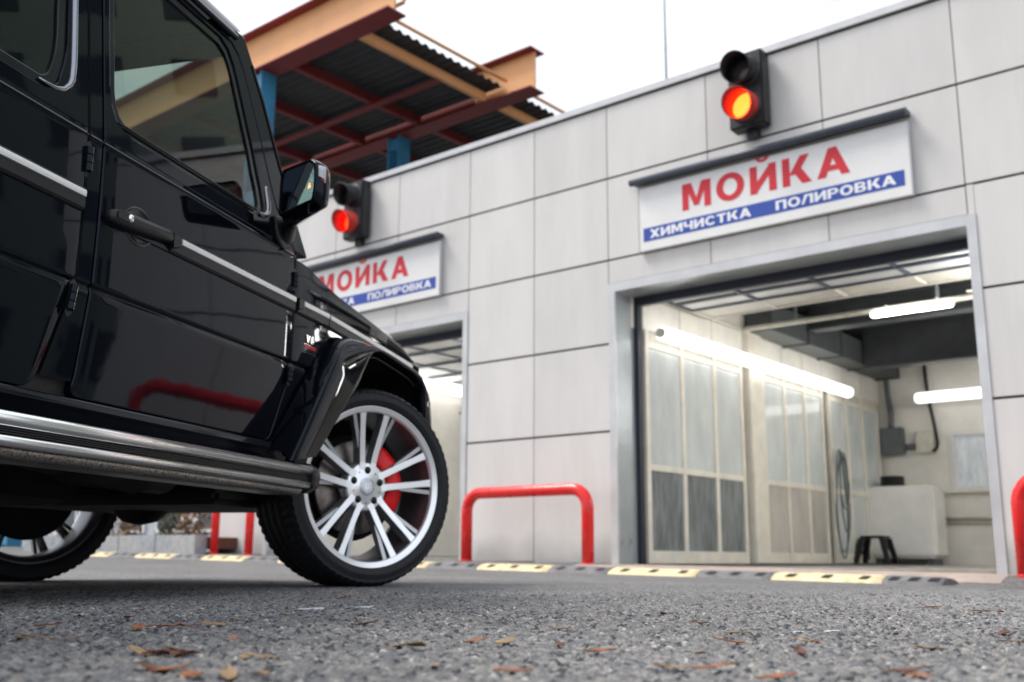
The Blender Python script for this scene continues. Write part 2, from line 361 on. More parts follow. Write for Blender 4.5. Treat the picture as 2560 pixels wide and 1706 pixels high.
# ------------------------------------------------------------------ ground
def make_ground():
    def geo(start, step, ratio, end):
        out = [start]; s_ = step
        while out[-1] < end: s_ *= ratio; out.append(out[-1] + s_)
        return out
    xs_c = list(np.arange(-1.5, 1.5, .0037))
    xs = sorted([-v for v in geo(1.504, .0045, 1.035, 700)]) + xs_c + geo(1.504, .0045, 1.035, 700)
    ys_c = list(np.arange(.78, 2.3, .0038))
    ys = sorted([.776 - (v - 0) for v in geo(0, .006, 1.12, 500)]) + ys_c + geo(2.3, .0045, 1.0075, 5.2)
    l = ys[-1]; ys += geo(l + .03, .03, 1.022, 16); ys += geo(ys[-1] + .4, .4, 1.12, 900)
    X, Y = np.meshgrid(np.array(xs), np.array(ys))
    nx, ny = len(xs), len(ys)
    P = np.stack([X - FORG.x, Y - FORG.y], -1)
    U = np.clip(P[..., 0] * FD.x + P[..., 1] * FD.y, -24, 3); V = P[..., 0] * FV.x + P[..., 1] * FV.y
    def ss(a, b, t): t = np.clip((t - a) / (b - a), 0, 1); return t * t * (3 - 2 * t)
    Z = ss(-5.4, -1.3, V) * (-.11 - .0128 * U) + .07 * ss(-.95, -.55, V)
    def hsh(i, j, k):
        h = np.sin(i * 127.1 + j * 311.7 + k * 74.7) * 43758.5453
        return h - np.floor(h)
    def worley(sc, k):
        A, B = X / sc, Y / sc; ia, ib = np.floor(A), np.floor(B)
        best = np.full(A.shape, 9.); cid = np.zeros(A.shape)
        for di in (-1, 0, 1):
            for dj in (-1, 0, 1):
                i, j = ia + di, ib + dj
                d = (A - i - .15 - .7 * hsh(i, j, k)) ** 2 + (B - j - .15 - .7 * hsh(i, j, k + 5)) ** 2
                mk = d < best; best = np.where(mk, d, best); cid = np.where(mk, hsh(i, j, k + 9), cid)
        return np.sqrt(best), cid
    near = np.clip((5.0 - Y) / 1.5, 0, 1) * np.clip((Y - .3) / .2, 0, 1) * np.clip((3.2 - np.abs(X)) / 1.2, 0, 1)
    d1, c1 = worley(.0066, 1); d2, c2 = worley(.0115, 3)
    h = .0042 * np.sqrt(np.clip(1 - (d1 / .72) ** 2, 0, 1)) * (.35 + 1.1 * c1) + .0044 * np.sqrt(np.clip(1 - (d2 / .55) ** 2, 0, 1)) * (c2 > .55)
    st = np.where((c2 > .55) & (d2 < .5), c2 * 7 % 1, c1)
    low = (np.sin(X * 5.1 + 1) * np.sin(Y * 3.7) + .6 * np.sin(X * 11 + Y * 7)) * .0012
    Z = Z + (h + low - .0036) * near
    me = bpy.data.meshes.new('asphalt_ground'); n = nx * ny
    me.vertices.add(n); me.vertices.foreach_set('co', np.stack([X, Y, Z], -1).astype(np.float32).ravel())
    idx = np.arange(n).reshape(ny, nx); q = np.stack([idx[:-1, :-1], idx[:-1, 1:], idx[1:, 1:], idx[1:, :-1]], -1).reshape(-1, 4)
    me.loops.add(q.size); me.loops.foreach_set('vertex_index', q.ravel().astype(np.int32))
    me.polygons.add(len(q)); me.polygons.foreach_set('loop_start', (np.arange(len(q)) * 4).astype(np.int32))
    me.polygons.foreach_set('use_smooth', np.ones(len(q), bool)); me.update(calc_edges=True); me.validate()
    a = me.attributes.new('stone', 'FLOAT', 'POINT'); a.data.foreach_set('value', st.astype(np.float32).ravel())
    a = me.attributes.new('near', 'FLOAT', 'POINT'); a.data.foreach_set('value', near.astype(np.float32).ravel())
    M = bpy.data.materials.new('asphalt'); M.use_nodes = True; t = M.node_tree; b = t.nodes['Principled BSDF']; K = t.nodes.new; C = t.links.new
    b.inputs['Roughness'].default_value = .72; b.inputs['Specular IOR Level'].default_value = .35
    tc_ = K('ShaderNodeTexCoord')
    vo = K('ShaderNodeTexVoronoi'); vo.inputs['Scale'].default_value = 150; C(tc_.outputs['Object'], vo.inputs['Vector'])
    sx = K('ShaderNodeSeparateColor'); C(vo.outputs['Color'], sx.inputs[0])
    at = K('ShaderNodeAttribute'); at.attribute_name = 'stone'; an = K('ShaderNodeAttribute'); an.attribute_name = 'near'
    m1 = K('ShaderNodeMix'); C(an.outputs['Fac'], m1.inputs[0]); C(sx.outputs[0], m1.inputs[2]); C(at.outputs['Fac'], m1.inputs[3])
    r = K('ShaderNodeValToRGB'); e = r.color_ramp.elements
    e[0].position = 0; e[0].color = (.03, .032, .042, 1); e[1].position = 1; e[1].color = (.42, .41, .4, 1)
    for p_, c_ in ((.2, (.048, .05, .056)), (.4, (.165, .164, .165)), (.6, (.098, .101, .11)), (.8, (.24, .235, .225)), (.92, (.185, .165, .148))):
        q_ = e.new(p_); q_.color = (*c_, 1)
    C(m1.outputs[0], r.inputs[0])
    n1 = K('ShaderNodeTexNoise'); n1.inputs['Scale'].default_value = 1.1; n1.inputs['Detail'].default_value = 6; C(tc_.outputs['Object'], n1.inputs['Vector'])
    r1 = K('ShaderNodeMapRange'); r1.inputs['From Min'].default_value = .3; r1.inputs['From Max'].default_value = .7; r1.inputs['To Min'].default_value = .78; r1.inputs['To Max'].default_value = 1.25; C(n1.outputs['Fac'], r1.inputs[0])
    n2 = K('ShaderNodeTexNoise'); n2.inputs['Scale'].default_value = 420; n2.inputs['Detail'].default_value = 4; C(tc_.outputs['Object'], n2.inputs['Vector'])
    r2 = K('ShaderNodeMapRange'); r2.inputs['From Min'].default_value = .3; r2.inputs['From Max'].default_value = .7; r2.inputs['To Min'].default_value = .7; r2.inputs['To Max'].default_value = 1.3; C(n2.outputs['Fac'], r2.inputs[0])
    mu = K('ShaderNodeMath'); mu.operation = 'MULTIPLY'; C(r1.outputs[0], mu.inputs[0]); C(r2.outputs[0], mu.inputs[1])
    vm = K('ShaderNodeVectorMath'); vm.operation = 'SCALE'; C(r.outputs[0], vm.inputs[0]); C(mu.outputs[0], vm.inputs['Scale']); C(vm.outputs[0], b.inputs['Base Color'])
    bp = K('ShaderNodeBump'); bp.inputs['Distance'].default_value = .003; bp.inputs['Strength'].default_value = .7; bp.invert = True
    C(vo.outputs['Distance'], bp.inputs['Height'])
    b2 = K('ShaderNodeBump'); b2.inputs['Distance'].default_value = .0007; b2.inputs['Strength'].default_value = .8; C(n2.outputs['Fac'], b2.inputs['Height']); C(bp.outputs[0], b2.inputs['Normal'])
    iv = K('ShaderNodeMath'); iv.operation = 'SUBTRACT'; iv.inputs[0].default_value = 1; C(an.outputs['Fac'], iv.inputs[1]); C(iv.outputs[0], bp.inputs['Strength'])
    C(b2.outputs[0], b.inputs['Normal'])
    me.materials.append(M)
    o = bpy.data.objects.new('asphalt_ground', me); COL.objects.link(o); tag(o, kind='structure')
make_ground()
# ------------------------------------------------------------------ facade frame helper
class FR:
    def __init__(s, name, u, v, z, label, cat, group=None):
        s.o = (u, v, z); s.e = empty(name, fac(u, v, z), FROT, label, cat, group)
    def p(s, u, v, z): return (u - s.o[0], v - s.o[1], z - s.o[2])
    def box(s, mb, a, b, mi=None, bev=0): mb.box(s.p(*a), s.p(*b), mi, bev)
    def part(s, name, M, *boxes, bev=0, parent=None):
        mb = MB(False)
        for a, b in boxes: s.box(mb, a, b, bev=bev)
        return mb.build(name, M, parent or s.e)
def each(F, name, M, *boxes, bev=0, parent=None):
    return [F.part(name, M, b_, bev=bev, parent=parent) for b_ in boxes]
def slope(u): return -.04 - .0128 * u
# ------------------------------------------------------------------ car wash building
B = FR('car_wash_building', 0, 0, 0, 'long low car wash building clad in pale grey composite panels with open bays', 'building')
TOP = 5.369
OPEN = [(-6.44, -2.44), (-12.58, -8.60)]; OT = 3.18
cols = [-13.85, -12.58, -11.24, -9.93, -8.60, -7.53, -6.44, -5.12, -3.81, -2.508, -1.4, -.3]
rows = [5.358, 4.457, 3.464, 2.483, 1.49, -.4]
gap = .0045; gapz = .0115; pcache = {}
for i in range(len(cols) - 1):
    for j in range(len(rows) - 1):
        u0, u1, z1, z0 = cols[i], cols[i + 1], rows[j], rows[j + 1]
        if z0 < 0: z0 = slope((u0 + u1) / 2) - .01
        um = (u0 + u1) / 2; inside = [o_ for o_ in OPEN if o_[0] - .01 < um < o_[1] + .01]
        if inside:
            if z1 <= OT: continue
            if z0 < OT: z0 = OT - gap
        elif z1 < 3.4 or z0 < OT:
            for o_ in OPEN:
                if u0 < o_[1] - .01 and o_[1] < u1 and z1 < 3.5:
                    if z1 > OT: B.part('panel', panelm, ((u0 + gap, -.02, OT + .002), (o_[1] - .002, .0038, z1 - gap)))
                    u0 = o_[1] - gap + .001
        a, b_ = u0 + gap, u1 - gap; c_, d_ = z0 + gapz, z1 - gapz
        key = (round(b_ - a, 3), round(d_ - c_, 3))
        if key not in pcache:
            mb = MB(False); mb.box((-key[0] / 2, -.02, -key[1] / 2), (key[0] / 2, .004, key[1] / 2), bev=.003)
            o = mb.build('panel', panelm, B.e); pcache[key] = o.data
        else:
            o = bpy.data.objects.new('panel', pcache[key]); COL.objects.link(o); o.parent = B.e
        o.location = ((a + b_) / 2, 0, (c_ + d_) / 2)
        o.rotation_euler = (random.uniform(-.0015, .0015), 0, random.uniform(-.0012, .0012))
# backing wall behind panels (with openings)
BK = .03
bw = []
zs_ = -.5
bw.append(((-13.85, BK, 3.17), (-.3, .3, 5.36)))
for a, b_ in ((-13.85, -12.57), (-8.61, -6.43), (-2.45, -.3)): bw.append(((a, BK, zs_), (b_, .3, 3.17)))
each(B, 'wall', backing, *bw)
B.part('parapet_cap', flash, ((-13.91, -.05, 5.375), (-.24, .34, 5.45)))
B.part('roof', backing, ((-13.85, .3, 5.1), (-.3, 8.3, 5.2)))
B.part('side_wall', panelm, ((-.33, .3, -.5), (-.3, 8.3, 5.1)))
B.part('side_wall', panelm, ((-13.85, .3, -.5), (-13.82, 8.3, 5.1)))
B.part('back_wall', fwall, ((-13.85, 8.31, -.5), (-.3, 8.4, 5.2)))
for (a, b_) in OPEN:
    zb = slope(a) - .02
    each(B, 'opening_frame', flash, ((a, -.032, zb - .03), (a + .085, .0, OT - .0)), ((b_ - .085, -.032, zb - .06), (b_, .0, OT)), ((a + .086, -.032, OT - .1), (b_ - .086, .0, OT)))
    each(B, 'reveal', revealm, ((a + .05, .001, zb - .05), (a + .085, .42, OT - .1)), ((b_ - .085, .001, zb - .08), (b_ - .05, .42, OT - .1)))
    B.part('soffit', revealm, ((a + .05, .001, OT - .1), (b_ - .05, .42, OT - .065)))
    each(B, 'seal', sealm, ((a + .086, .36, zb - .04), (a + .14, .44, OT - .1)), ((b_ - .14, .36, zb - .06), (b_ - .086, .44, OT - .1)), ((a + .14, .36, OT - .2), (b_ - .14, .44, OT - .101)))
# bays: floor, walls, ceiling
def bay(a, b_, plain):
    u0, u1 = a + .09, b_ + .1
    o = FR.part(B, 'bay_floor', floorm, ((u0 - .3, .30, -.6), (u1 + .3, 8.2, slope((a + b_) / 2) + .01)))
    B.part('bay_ceiling', ceilm, ((u0 - .02, .3, 3.62), (u1 + .02, 8.2, 3.7)))
    B.part('bay_back_wall', walli, *([((u0, 8.0, -.1), (u1, 8.15, 3.62))] if plain else
        [((u0, 8.0, -.1), (-5.22, 8.15, 3.62)), ((-5.22, 8.0, -.1), (-3.9, 8.15, 1.21)), ((-5.22, 8.0, 2.17), (-3.9, 8.15, 3.62)), ((-3.9, 8.0, -.1), (u1, 8.15, 3.62))]))
    B.part('bay_side_wall', walli, ((u1, .3, -.1), (u1 + .1, 8.0, 3.62)))
    if plain: B.part('bay_side_wall', walli, ((u0 - .1, .3, -.1), (u0, 8.0, 3.62)))
    else: each(B, 'bay_side_wall', walli, ((u0 - .1, .3, 2.72), (u0, 8.0, 3.62)), ((u0 - .14, .3, -.1), (u0 - .1, 8.0, 2.72)))
bay(-6.44, -2.44, False); bay(-12.58, -8.60, True)
# cream joints above partition
# raised sectional doors
def sect_door(a, b_, label, whole):
    D = FR('sectional_door', (a + b_) / 2, .5, 3.0, label, 'door', 'raised sectional doors of the wash bays')
    z = 3.12; u0, u1 = a + .25, b_ - .2; n = 4; w = (u1 - u0) / n
    vrows = [(.52, 1.0), (1.04, 1.42), (1.46, 1.92)] if not whole else [(.52, 1.3), (1.35, 2.1), (2.15, 2.95), (3.0, 3.6)]
    for ri, (v0, v1) in enumerate(vrows):
        solid = (not whole and ri == 2)
        for k in range(n):
            mb = MB(False); D.box(mb, (u0 + k * w + .03, v0 + .02, z - .01), (u0 + (k + 1) * w - .03, v1 - .02, z + .012)); mb.build('pane', doorcream if solid else doorpane, D.e)
        fr = MB(False)
        D.box(fr, (u0, v0 - .01, z - .03), (u1, v0 + .022, z + .03)); D.box(fr, (u0, v1 - .022, z - .03), (u1, v1 + .01, z + .03))
        for k in range(n + 1): D.box(fr, (u0 + k * w - .02, v0 + .023, z - .028), (u0 + k * w + .02, v1 - .023, z + .028))
        fr.build('frame', doorcream if solid else doorframe, D.e)
    for uu in (a + .17, b_ - .14):
        rl = MB(); rl.tube([D.p(uu, .5, z + .02), D.p(uu, 3.7, z + .02)], .022, 8); rl.build('rail', creamb, D.e)
    D.part('bottom_seal', sealm, ((u0, .455, z - .12), (u1, .5, z + .04)))
sect_door(-6.44, -2.44, 'raised overhead door with glazed panels inside the nearer right-hand wash bay', False)
sect_door(-12.58, -8.60, 'raised overhead door with bright glazed panels inside the bay behind the black vehicle', True)
# glazed partition, left wall of bay 1
G = FR('glazed_partition', -6.3, .5, slope(-6.3), 'cream framed glazed partition with frosted panes along the left of the bay', 'partition')
zf = slope(-6.3) + .012
def vpost(v0, v1, z0, z1, uu=-6.30, d=.05): return ((uu - d, v0, z0), (uu + .0, v1, z1))
secs = [(.5, 2.95, [.62, 1.28, 2.15, 2.83], paneL), (3.45, 5.6, [3.55, 4.02, 4.76, 5.5], paneM), (5.75, 7.9, [5.85, 6.5, 7.2, 7.8], paneU)]
secs = [(.45, 3.0, [.55, 1.35, 2.15, 2.88], paneL), (3.45, 5.6, [3.52, 4.2, 4.88, 5.52], paneM), (5.7, 7.9, [5.78, 6.45, 7.1, 7.8], paneU)]
for (v0, v1, ed, low) in secs:
    bx = []
    for e_ in ed: bx.append(vpost(e_ - .04, e_ + .04, zf, 2.72))
    for zc, h_ in ((zf + .07, .07), (1.13, .035), (2.56, .035)):
        for k in range(3): bx.append(((-6.345, ed[k] + .041, zc - h_), (-6.302, ed[k + 1] - .041, zc + h_)))
    G.part('frame', partf, *bx)
    for k in range(3):
        G.part('pane', low, ((-6.335, ed[k] + .042, zf + .141), (-6.318, ed[k + 1] - .042, 1.094)))
        G.part('pane', paneU, ((-6.335, ed[k] + .042, 1.166), (-6.318, ed[k + 1] - .042, 2.524)))
        G.part('top_panel', creamb, ((-6.34, ed[k] + .042, 2.596), (-6.32, ed[k + 1] - .042, 2.72)))
G.part('post', partf, ((-6.36, 3.02, zf), (-6.24, 3.42, 3.2)), bev=.01)
# upper cladding joints
for k, v_ in enumerate([.5, 1.35, 2.15, 3.0, 3.45, 4.2, 4.9, 5.6, 6.4, 7.2]):
    v2 = [1.35, 2.15, 3.0, 3.45, 4.2, 4.9, 5.6, 6.4, 7.2, 7.98][k]
    G.part('upper_panel', walli, ((-6.35, v_ + .012, 2.73), (-6.325, v2 - .012, 3.35)))
# lamps
def tube_lamp(u, v, z, along, ln, label, group, r=.085, lm=None):
    T = FR('tube_lamp', u, v, z, label, 'lamp', group)
    mb = MB()
    if along == 'v': pts = [(0, k, 0) for k in (-ln / 2 + .02, -ln / 2 + .05, ln / 2 - .05, ln / 2 - .02)]; dr = Vector((0, 1, 0))
    else: pts = [(k, 0, 0) for k in (-ln / 2 + .02, -ln / 2 + .05, ln / 2 - .05, ln / 2 - .02)]; dr = Vector((1, 0, 0))
    mb.tube(pts, [r * .7, r, r, r * .7], 16); mb.build('diffuser', lm or lampm, T.e)
    for s_ in (-1, 1):
        b_ = MB(); p0 = dr * (s_ * (ln / 2 - .02)); p1 = dr * (s_ * (ln / 2 - .005)); b_.tube([p0, p1], r * .72, 12)
        b_.build('end_cap', creamb, T.e)
    for s_ in (-.6, .6):
        cl = MB(False)
        c0 = dr * (s_ * ln / 2)
        if along == 'v': cl.box((c0.x - .2, c0.y - .012, .03), (c0.x, c0.y + .012, .045))
        else: cl.box((c0.x - .012, c0.y - .012, .04), (c0.x + .012, c0.y + .012, .3 if z < 2.9 else .1))
        cl.build('bracket', creamb, T.e)
    return T
desc = ['nearest the opening', 'second from the opening', 'third from the opening', 'farthest from the opening']
for k in range(4): tube_lamp(-6.1, .52 + 1.4 * (k + .5), 2.66, 'v', 1.4, 'lit tube lamp on the glazed partition wall, ' + desc[k], 'lit tube lamps along the partition wall', lm=lampw)
for k in range(3): tube_lamp(-12.2, -.1 + 1.44 * (k + .5), 2.98, 'v', 1.44, 'lit tube lamp on the far bay wall, ' + ['by its opening', 'in the middle of the row', 'at the inner end of the row'][k], 'lit tube lamps in the far bay', r=.1, lm=lampw)
tube_lamp(-4.75, 7.45, 2.68, 'u', 1.6, 'lit tube lamp above the small window on the back wall', None, lm=lampw)
tube_lamp(-3.98, 2.78, 3.05, 'u', 1.0, 'lit tube lamp hanging on the cream pipe under the dark ceiling', None, r=.038)
for k in range(4): tube_lamp(-2.62, .6 + 1.4 * (k + .5), 2.66, 'v', 1.4, 'added unseen fill lamp on the right bay wall, ' + desc[k], 'added unseen fill lamps along the right bay wall')  # unseen row behind the jamb, added to brighten the bay interior
for k in range(3): tube_lamp(-8.75, .6 + 1.44 * (k + .5), 2.9, 'v', 1.44, 'added unseen fill lamp on the right wall of the far bay, ' + desc[k], 'added unseen fill lamps right in the far bay')  # hidden row, added as fill light for the far bay
# ceiling pipe, duct, beams, fan
Pp = FR('ceiling_pipe', -4.3, 2.9, 3.1, 'cream round pipe running across the bay just below the ceiling', 'pipe')
mb = MB(); mb.tube([(-1.95, 0, .03), (1.75, 0, .03)], .035, 12); mb.build('pipe', creamb, Pp.e)
for x in (-1.2, .6):
    mb = MB(False); mb.box((x - .015, -.015, .06), (x + .015, .015, .55)); mb.build('hanger', elec, Pp.e)
Dd = FR('ceiling_duct', -6.12, 5, 3.1, 'dark grey sectioned ventilation duct under the ceiling along the left wall', 'duct')
for k in range(4):
    v0 = 3.05 + k * 1.2
    Dd.part('duct_section', duct, ((-6.3, v0 + .02, 3.12), (-5.92, v0 + 1.18, 3.5)), bev=.01)
    Dd.part('flange', duct, ((-6.315, v0 + 1.18, 3.1), (-5.9, v0 + 1.22, 3.52)))
for k, (v_, zz) in enumerate([(4.3, 3.32), (6.3, 3.05)]):
    bm_ = FR('ceiling_beam', -4.3, v_, zz, ['dark steel beam across the bay ceiling in the middle', 'dark steel beam with grey cable tray near the back wall'][k], 'beam')
    bm_.part('beam', ceilm, ((-5.88, v_ - .07, zz), (-2.34, v_ + .07, 3.62)))
    bm_.part('lower_flange', duct, ((-5.88, v_ - .12, zz - .03), (-2.34, v_ + .12, zz - .002)))
F_ = FR('fan_heater', -3.6, 5.3, 2.75, 'dark louvred fan heater hanging at the right of the bay', 'heater')
F_.part('housing', elec, ((-3.85, 5.15, 2.62), (-3.35, 5.5, 3.12)), bev=.015)
for k in range(6): F_.part('louvre', ceilm, ((-3.82, 5.125, 2.67 + k * .07), (-3.38, 5.148, 2.705 + k * .07)))
F_.part('hanger', elec, ((-3.61, 5.3, 3.12), (-3.59, 5.32, 3.62)))
# back wall items
Wn = FR('back_window', -4.56, 8, 1.2, 'small white framed window in the back wall of the bay', 'window')
each(Wn, 'frame', whitep, ((-5.22, 7.96, 1.21), (-5.14, 8.06, 2.17)), ((-3.98, 7.96, 1.21), (-3.9, 8.06, 2.17)), ((-5.139, 7.96, 2.09), (-3.981, 8.06, 2.17)), ((-5.139, 7.96, 1.21), (-3.981, 8.06, 1.27)))
Wn.part('sill', partf, ((-5.3, 7.88, 1.165), (-3.85, 8.0, 1.205)))
Wn.part('pane', mat('hazy_pane', (.8, .86, .95), .25, noise=.18, nscale=4, stretch=(3, 1, .7)), ((-5.139, 8.01, 1.271), (-3.981, 8.02, 2.089)))
Eb = FR('electrical_box', -6.1, 7.9, 1.8, 'dark grey electrical box with a thick conduit rising from it', 'electrical box')
Eb.part('body', elec, ((-6.28, 7.8, 1.83), (-5.92, 7.99, 2.28)), bev=.012)
mb = MB(); mb.tube(catmull([Eb.p(-6.12, 7.9, 2.28), Eb.p(-6.1, 7.9, 2.5), Eb.p(-6.14, 7.92, 2.8), Eb.p(-6.16, 7.94, 3.3)], 14), .045, 10); mb.build('conduit', elec, Eb.e)
Jb = FR('junction_box', -5.7, 7.9, 1.8, 'cream junction box with a black cable beside the dark electrical box', 'junction box')
Jb.part('body', creamb, ((-5.72, 7.86, 1.84), (-5.42, 7.99, 2.2)), bev=.012)
Jb.part('cable_tray', elec, ((-5.9, 7.92, 1.9), (-5.74, 7.98, 2.0)))
mb = MB(); mb.tube(catmull([Jb.p(-5.5, 7.9, 3.3), Jb.p(-5.48, 7.9, 2.8), Jb.p(-5.40, 7.86, 2.3), Jb.p(-5.36, 7.84, 1.95), Jb.p(-5.44, 7.84, 1.84)], 18), .03, 8); mb.build('cable', rubber, Jb.e)
Lp = FR('wall_pipe', -4.8, 7.95, .7, 'cream horizontal pipe along the lower back wall', 'pipe')
mb = MB(); mb.tube([Lp.p(-5.6, 7.94, .76), Lp.p(-2.4, 7.94, .76)], .03, 10); mb.tube([Lp.p(-5.6, 7.95, .68), Lp.p(-2.4, 7.95, .68)], .014, 8); mb.build('pipe', creamb, Lp.e)
Tk = FR('water_tank', -5.85, 7.5, .1, 'large white rounded plastic tank standing by the back wall', 'tank')
Tk.part('body', tankm, ((-6.38, 7.2, .13), (-5.3, 7.8, 1.24)), bev=.05)
Tk.part('lid', tankm, ((-6.3, 7.28, 1.235), (-5.42, 7.72, 1.27)), bev=.01)
each(Tk, 'foot', elec, ((-6.3, 7.3, .03), (-6.2, 7.7, .13)), ((-5.48, 7.3, .03), (-5.38, 7.7, .13)))
Ho = FR('hose_coil', -6.0, 7.45, 1.27, 'black rubber hose coil lying on top of the white tank', 'hose')
mb = MB()
for k in range(4): mb.tube([(.17 * math.cos(t), .17 * math.sin(t), .03 + k * .038) for t in np.linspace(0, 2 * math.pi, 21)], .021, 8, cap=False)
mb.build('coil', rubber, Ho.e)
St = FR('plastic_stool', -6.03, 6.6, .05, 'low black plastic stool in front of the white tank', 'stool')
mb = MB(False); mb.box((-.19, -.15, .38), (.19, .15, .42), bev=.012); mb.build('seat', blackpl, St.e)
for sx_ in (-1, 1):
    for sy_ in (-1, 1):
        mb = MB(False)
        a = [(.16 * sx_, .12 * sy_), (.25 * sx_, .19 * sy_)]
        w_ = .05
        v = [(a[0][0] - w_, a[0][1] - w_ / 2, .38), (a[0][0] + w_, a[0][1] - w_ / 2, .38), (a[0][0] + w_, a[0][1] + w_ / 2, .38), (a[0][0] - w_, a[0][1] + w_ / 2, .38)]
        v += [(a[1][0] - w_ * .7, a[1][1] - w_ / 2, 0), (a[1][0] + w_ * .7, a[1][1] - w_ / 2, 0), (a[1][0] + w_ * .7, a[1][1] + w_ / 2, 0), (a[1][0] - w_ * .7, a[1][1] + w_ / 2, 0)]
        mb.add(v, [(0, 1, 2, 3), (4, 7, 6, 5), (0, 4, 5, 1), (1, 5, 6, 2), (2, 6, 7, 3), (3, 7, 4, 0)]); mb.build('leg', blackpl, St.e)
Bu = FR('black_machine', -6.42, 6.95, .05, 'low black pressure machine on the floor beside the stool', 'machine')
mb = MB(False); mb.box((-.14, -.2, .03), (.12, .2, .22), bev=.03); mb.build('body', blackpl, Bu.e)
mb = MB(); mb.tube([(-.1, 0, .22), (-.02, 0, .34), (.1, 0, .22)], .015, 8); mb.build('handle', blackpl, Bu.e)
for s_ in (-1, 1):
    mb = MB(); mb.lathe([(0, -.02), (.05, -.02), (.05, .02), (0, .02)], 14, axis=1, c=(0, .2 * s_, .05)); mb.build('wheel', rubber, Bu.e)
Hs = FR('hanging_hose', -6.2, 5.8, .1, 'long grey high-pressure hose hanging in loops on the partition', 'hose')
mb = MB()
for k, (w_, zt, zb) in enumerate([(.2, 1.75, .12), (.12, 1.72, .5), (.27, 1.66, .22), (.17, 1.7, .85)]):
    mb.tube([Hs.p(-6.2 + .02 * k, 5.8 + .06 * math.sin(k * 2.1) * (1 - math.sin(t)) + w_ * math.cos(t) * (1 if math.sin(t) < 0 else .8), (zt + zb) / 2 + (zt - zb) / 2 * math.sin(t)) for t in np.linspace(0, 2 * math.pi, 36)], .011, 8, cap=False)
mb.build('loops', elec, Hs.e)
mb = MB(); mb.tube([Hs.p(-6.3, 5.8, 1.75), Hs.p(-6.16, 5.8, 1.76), Hs.p(-6.15, 5.8, 1.8)], .015, 8); mb.build('hook', steel, Hs.e)
Sc = FR('security_camera', -12.3, 4.05, 2.72, 'small white camera on a bracket on the far bay wall', 'camera')
mb = MB(False); mb.box((-.05, -.09, -.02), (.09, .09, .06), bev=.02); mb.build('body', whitep, Sc.e)
mb = MB(); mb.tube([(-.19, .02, -.08), (-.06, .03, -.07), (0, .02, -.02)], .02, 8); mb.build('bracket', elec, Sc.e)
# ------------------------------------------------------------------ lettering
def qd(*p): return list(p)
def arc(cx_, cy_, ro, ri, a0, a1, n=16):
    out = []
    for k in range(n):
        t0 = math.radians(a0 + (a1 - a0) * k / n); t1 = math.radians(a0 + (a1 - a0) * (k + 1) / n)
        out.append([(cx_ + ro[0] * math.cos(t0), cy_ + ro[1] * math.sin(t0)), (cx_ + ro[0] * math.cos(t1), cy_ + ro[1] * math.sin(t1)), (cx_ + ri[0] * math.cos(t1), cy_ + ri[1] * math.sin(t1)), (cx_ + ri[0] * math.cos(t0), cy_ + ri[1] * math.sin(t0))])
    return out
def rc(a, b_, c_, d_): return [(a, b_), (c_, b_), (c_, d_), (a, d_)]
_I = [rc(0, 0, .25, 1), rc(.65, 0, .9, 1), [(.2, 0), (.2, .36), (.7, 1), (.7, .64)]]
GL = {
 'М': (1.06, [rc(0, 0, .24, 1), rc(.82, 0, 1.06, 1), [(.1, 1), (.34, 1), (.62, .12), (.44, .12)], [(.96, 1), (.72, 1), (.44, .12), (.62, .12)]]),
 'О': (1.0, arc(.5, .5, (.5, .52), (.25, .31), 0, 360, 32)),
 'И': (.9, _I), 'Й': (.9, _I + arc(.45, 1.3, (.23, .2), (.11, .1), 180, 360, 12)),
 'К': (.92, [rc(0, 0, .25, 1), [(.22, .36), (.5, .36), (.9, 1), (.6, 1)], [(.34, .5), (.56, .66), (.95, 0), (.64, 0)]]),
 'А': (1.02, [[(0, 0), (.27, 0), (.65, 1), (.38, 1)], [(1.02, 0), (.75, 0), (.37, 1), (.64, 1)], [(.2, .2), (.82, .2), (.75, .39), (.27, .39)]]),
 'Х': (.95, [[(0, 0), (.3, 0), (.95, 1), (.65, 1)], [(.95, 0), (.65, 0), (0, 1), (.3, 1)]]),
 'Ч': (.84, [rc(.59, 0, .84, 1), rc(0, .55, .25, 1), rc(.1, .36, .62, .56), [(0, .58), (.1, .36), (.3, .4), (.22, .58)]]),
 'С': (.94, arc(.5, .5, (.5, .52), (.25, .31), 38, 322, 24)),
 'Т': (.84, [rc(0, .8, .84, 1), rc(.295, 0, .545, .82)]),
 'П': (.88, [rc(0, 0, .25, 1), rc(.63, 0, .88, 1), rc(.2, .8, .7, 1)]),
 'Л': (.92, [rc(.67, 0, .92, 1), rc(.26, .8, .72, 1), [(.0, 0), (.16, 0), (.48, .9), (.24, .98)], rc(0, 0, .16, .17)]),
 'Р': (.84, [rc(0, 0, .25, 1)] + arc(.46, .69, (.38, .31), (.15, .13), -90, 90, 14) + [rc(.2, .82, .47, 1), rc(.2, .38, .47, .56)]),
 'В': (.86, [rc(0, 0, .25, 1)] + arc(.46, .74, (.35, .26), (.13, .1), -90, 90, 12) + arc(.48, .28, (.38, .28), (.14, .11), -90, 90, 12) + [rc(.2, .84, .47, 1), rc(.2, 0, .49, .17), rc(.2, .42, .49, .6)]),
 'V': (.95, [[(.33, 0), (.6, 0), (.27, 1), (0, 1)], [(.36, 0), (.62, 0), (.95, 1), (.68, 1)]]),
 '8': (.8, arc(.4, .74, (.32, .26), (.12, .1), 0, 360, 16) + arc(.4, .28, (.38, .28), (.15, .12), 0, 360, 16)),
 'B': (.86, [rc(0, 0, .25, 1)] + arc(.46, .74, (.35, .26), (.13, .1), -90, 90, 12) + arc(.48, .28, (.38, .28), (.14, .11), -90, 90, 12) + [rc(.2, .84, .47, 1), rc(.2, 0, .49, .17), rc(.2, .42, .49, .6)]),
}
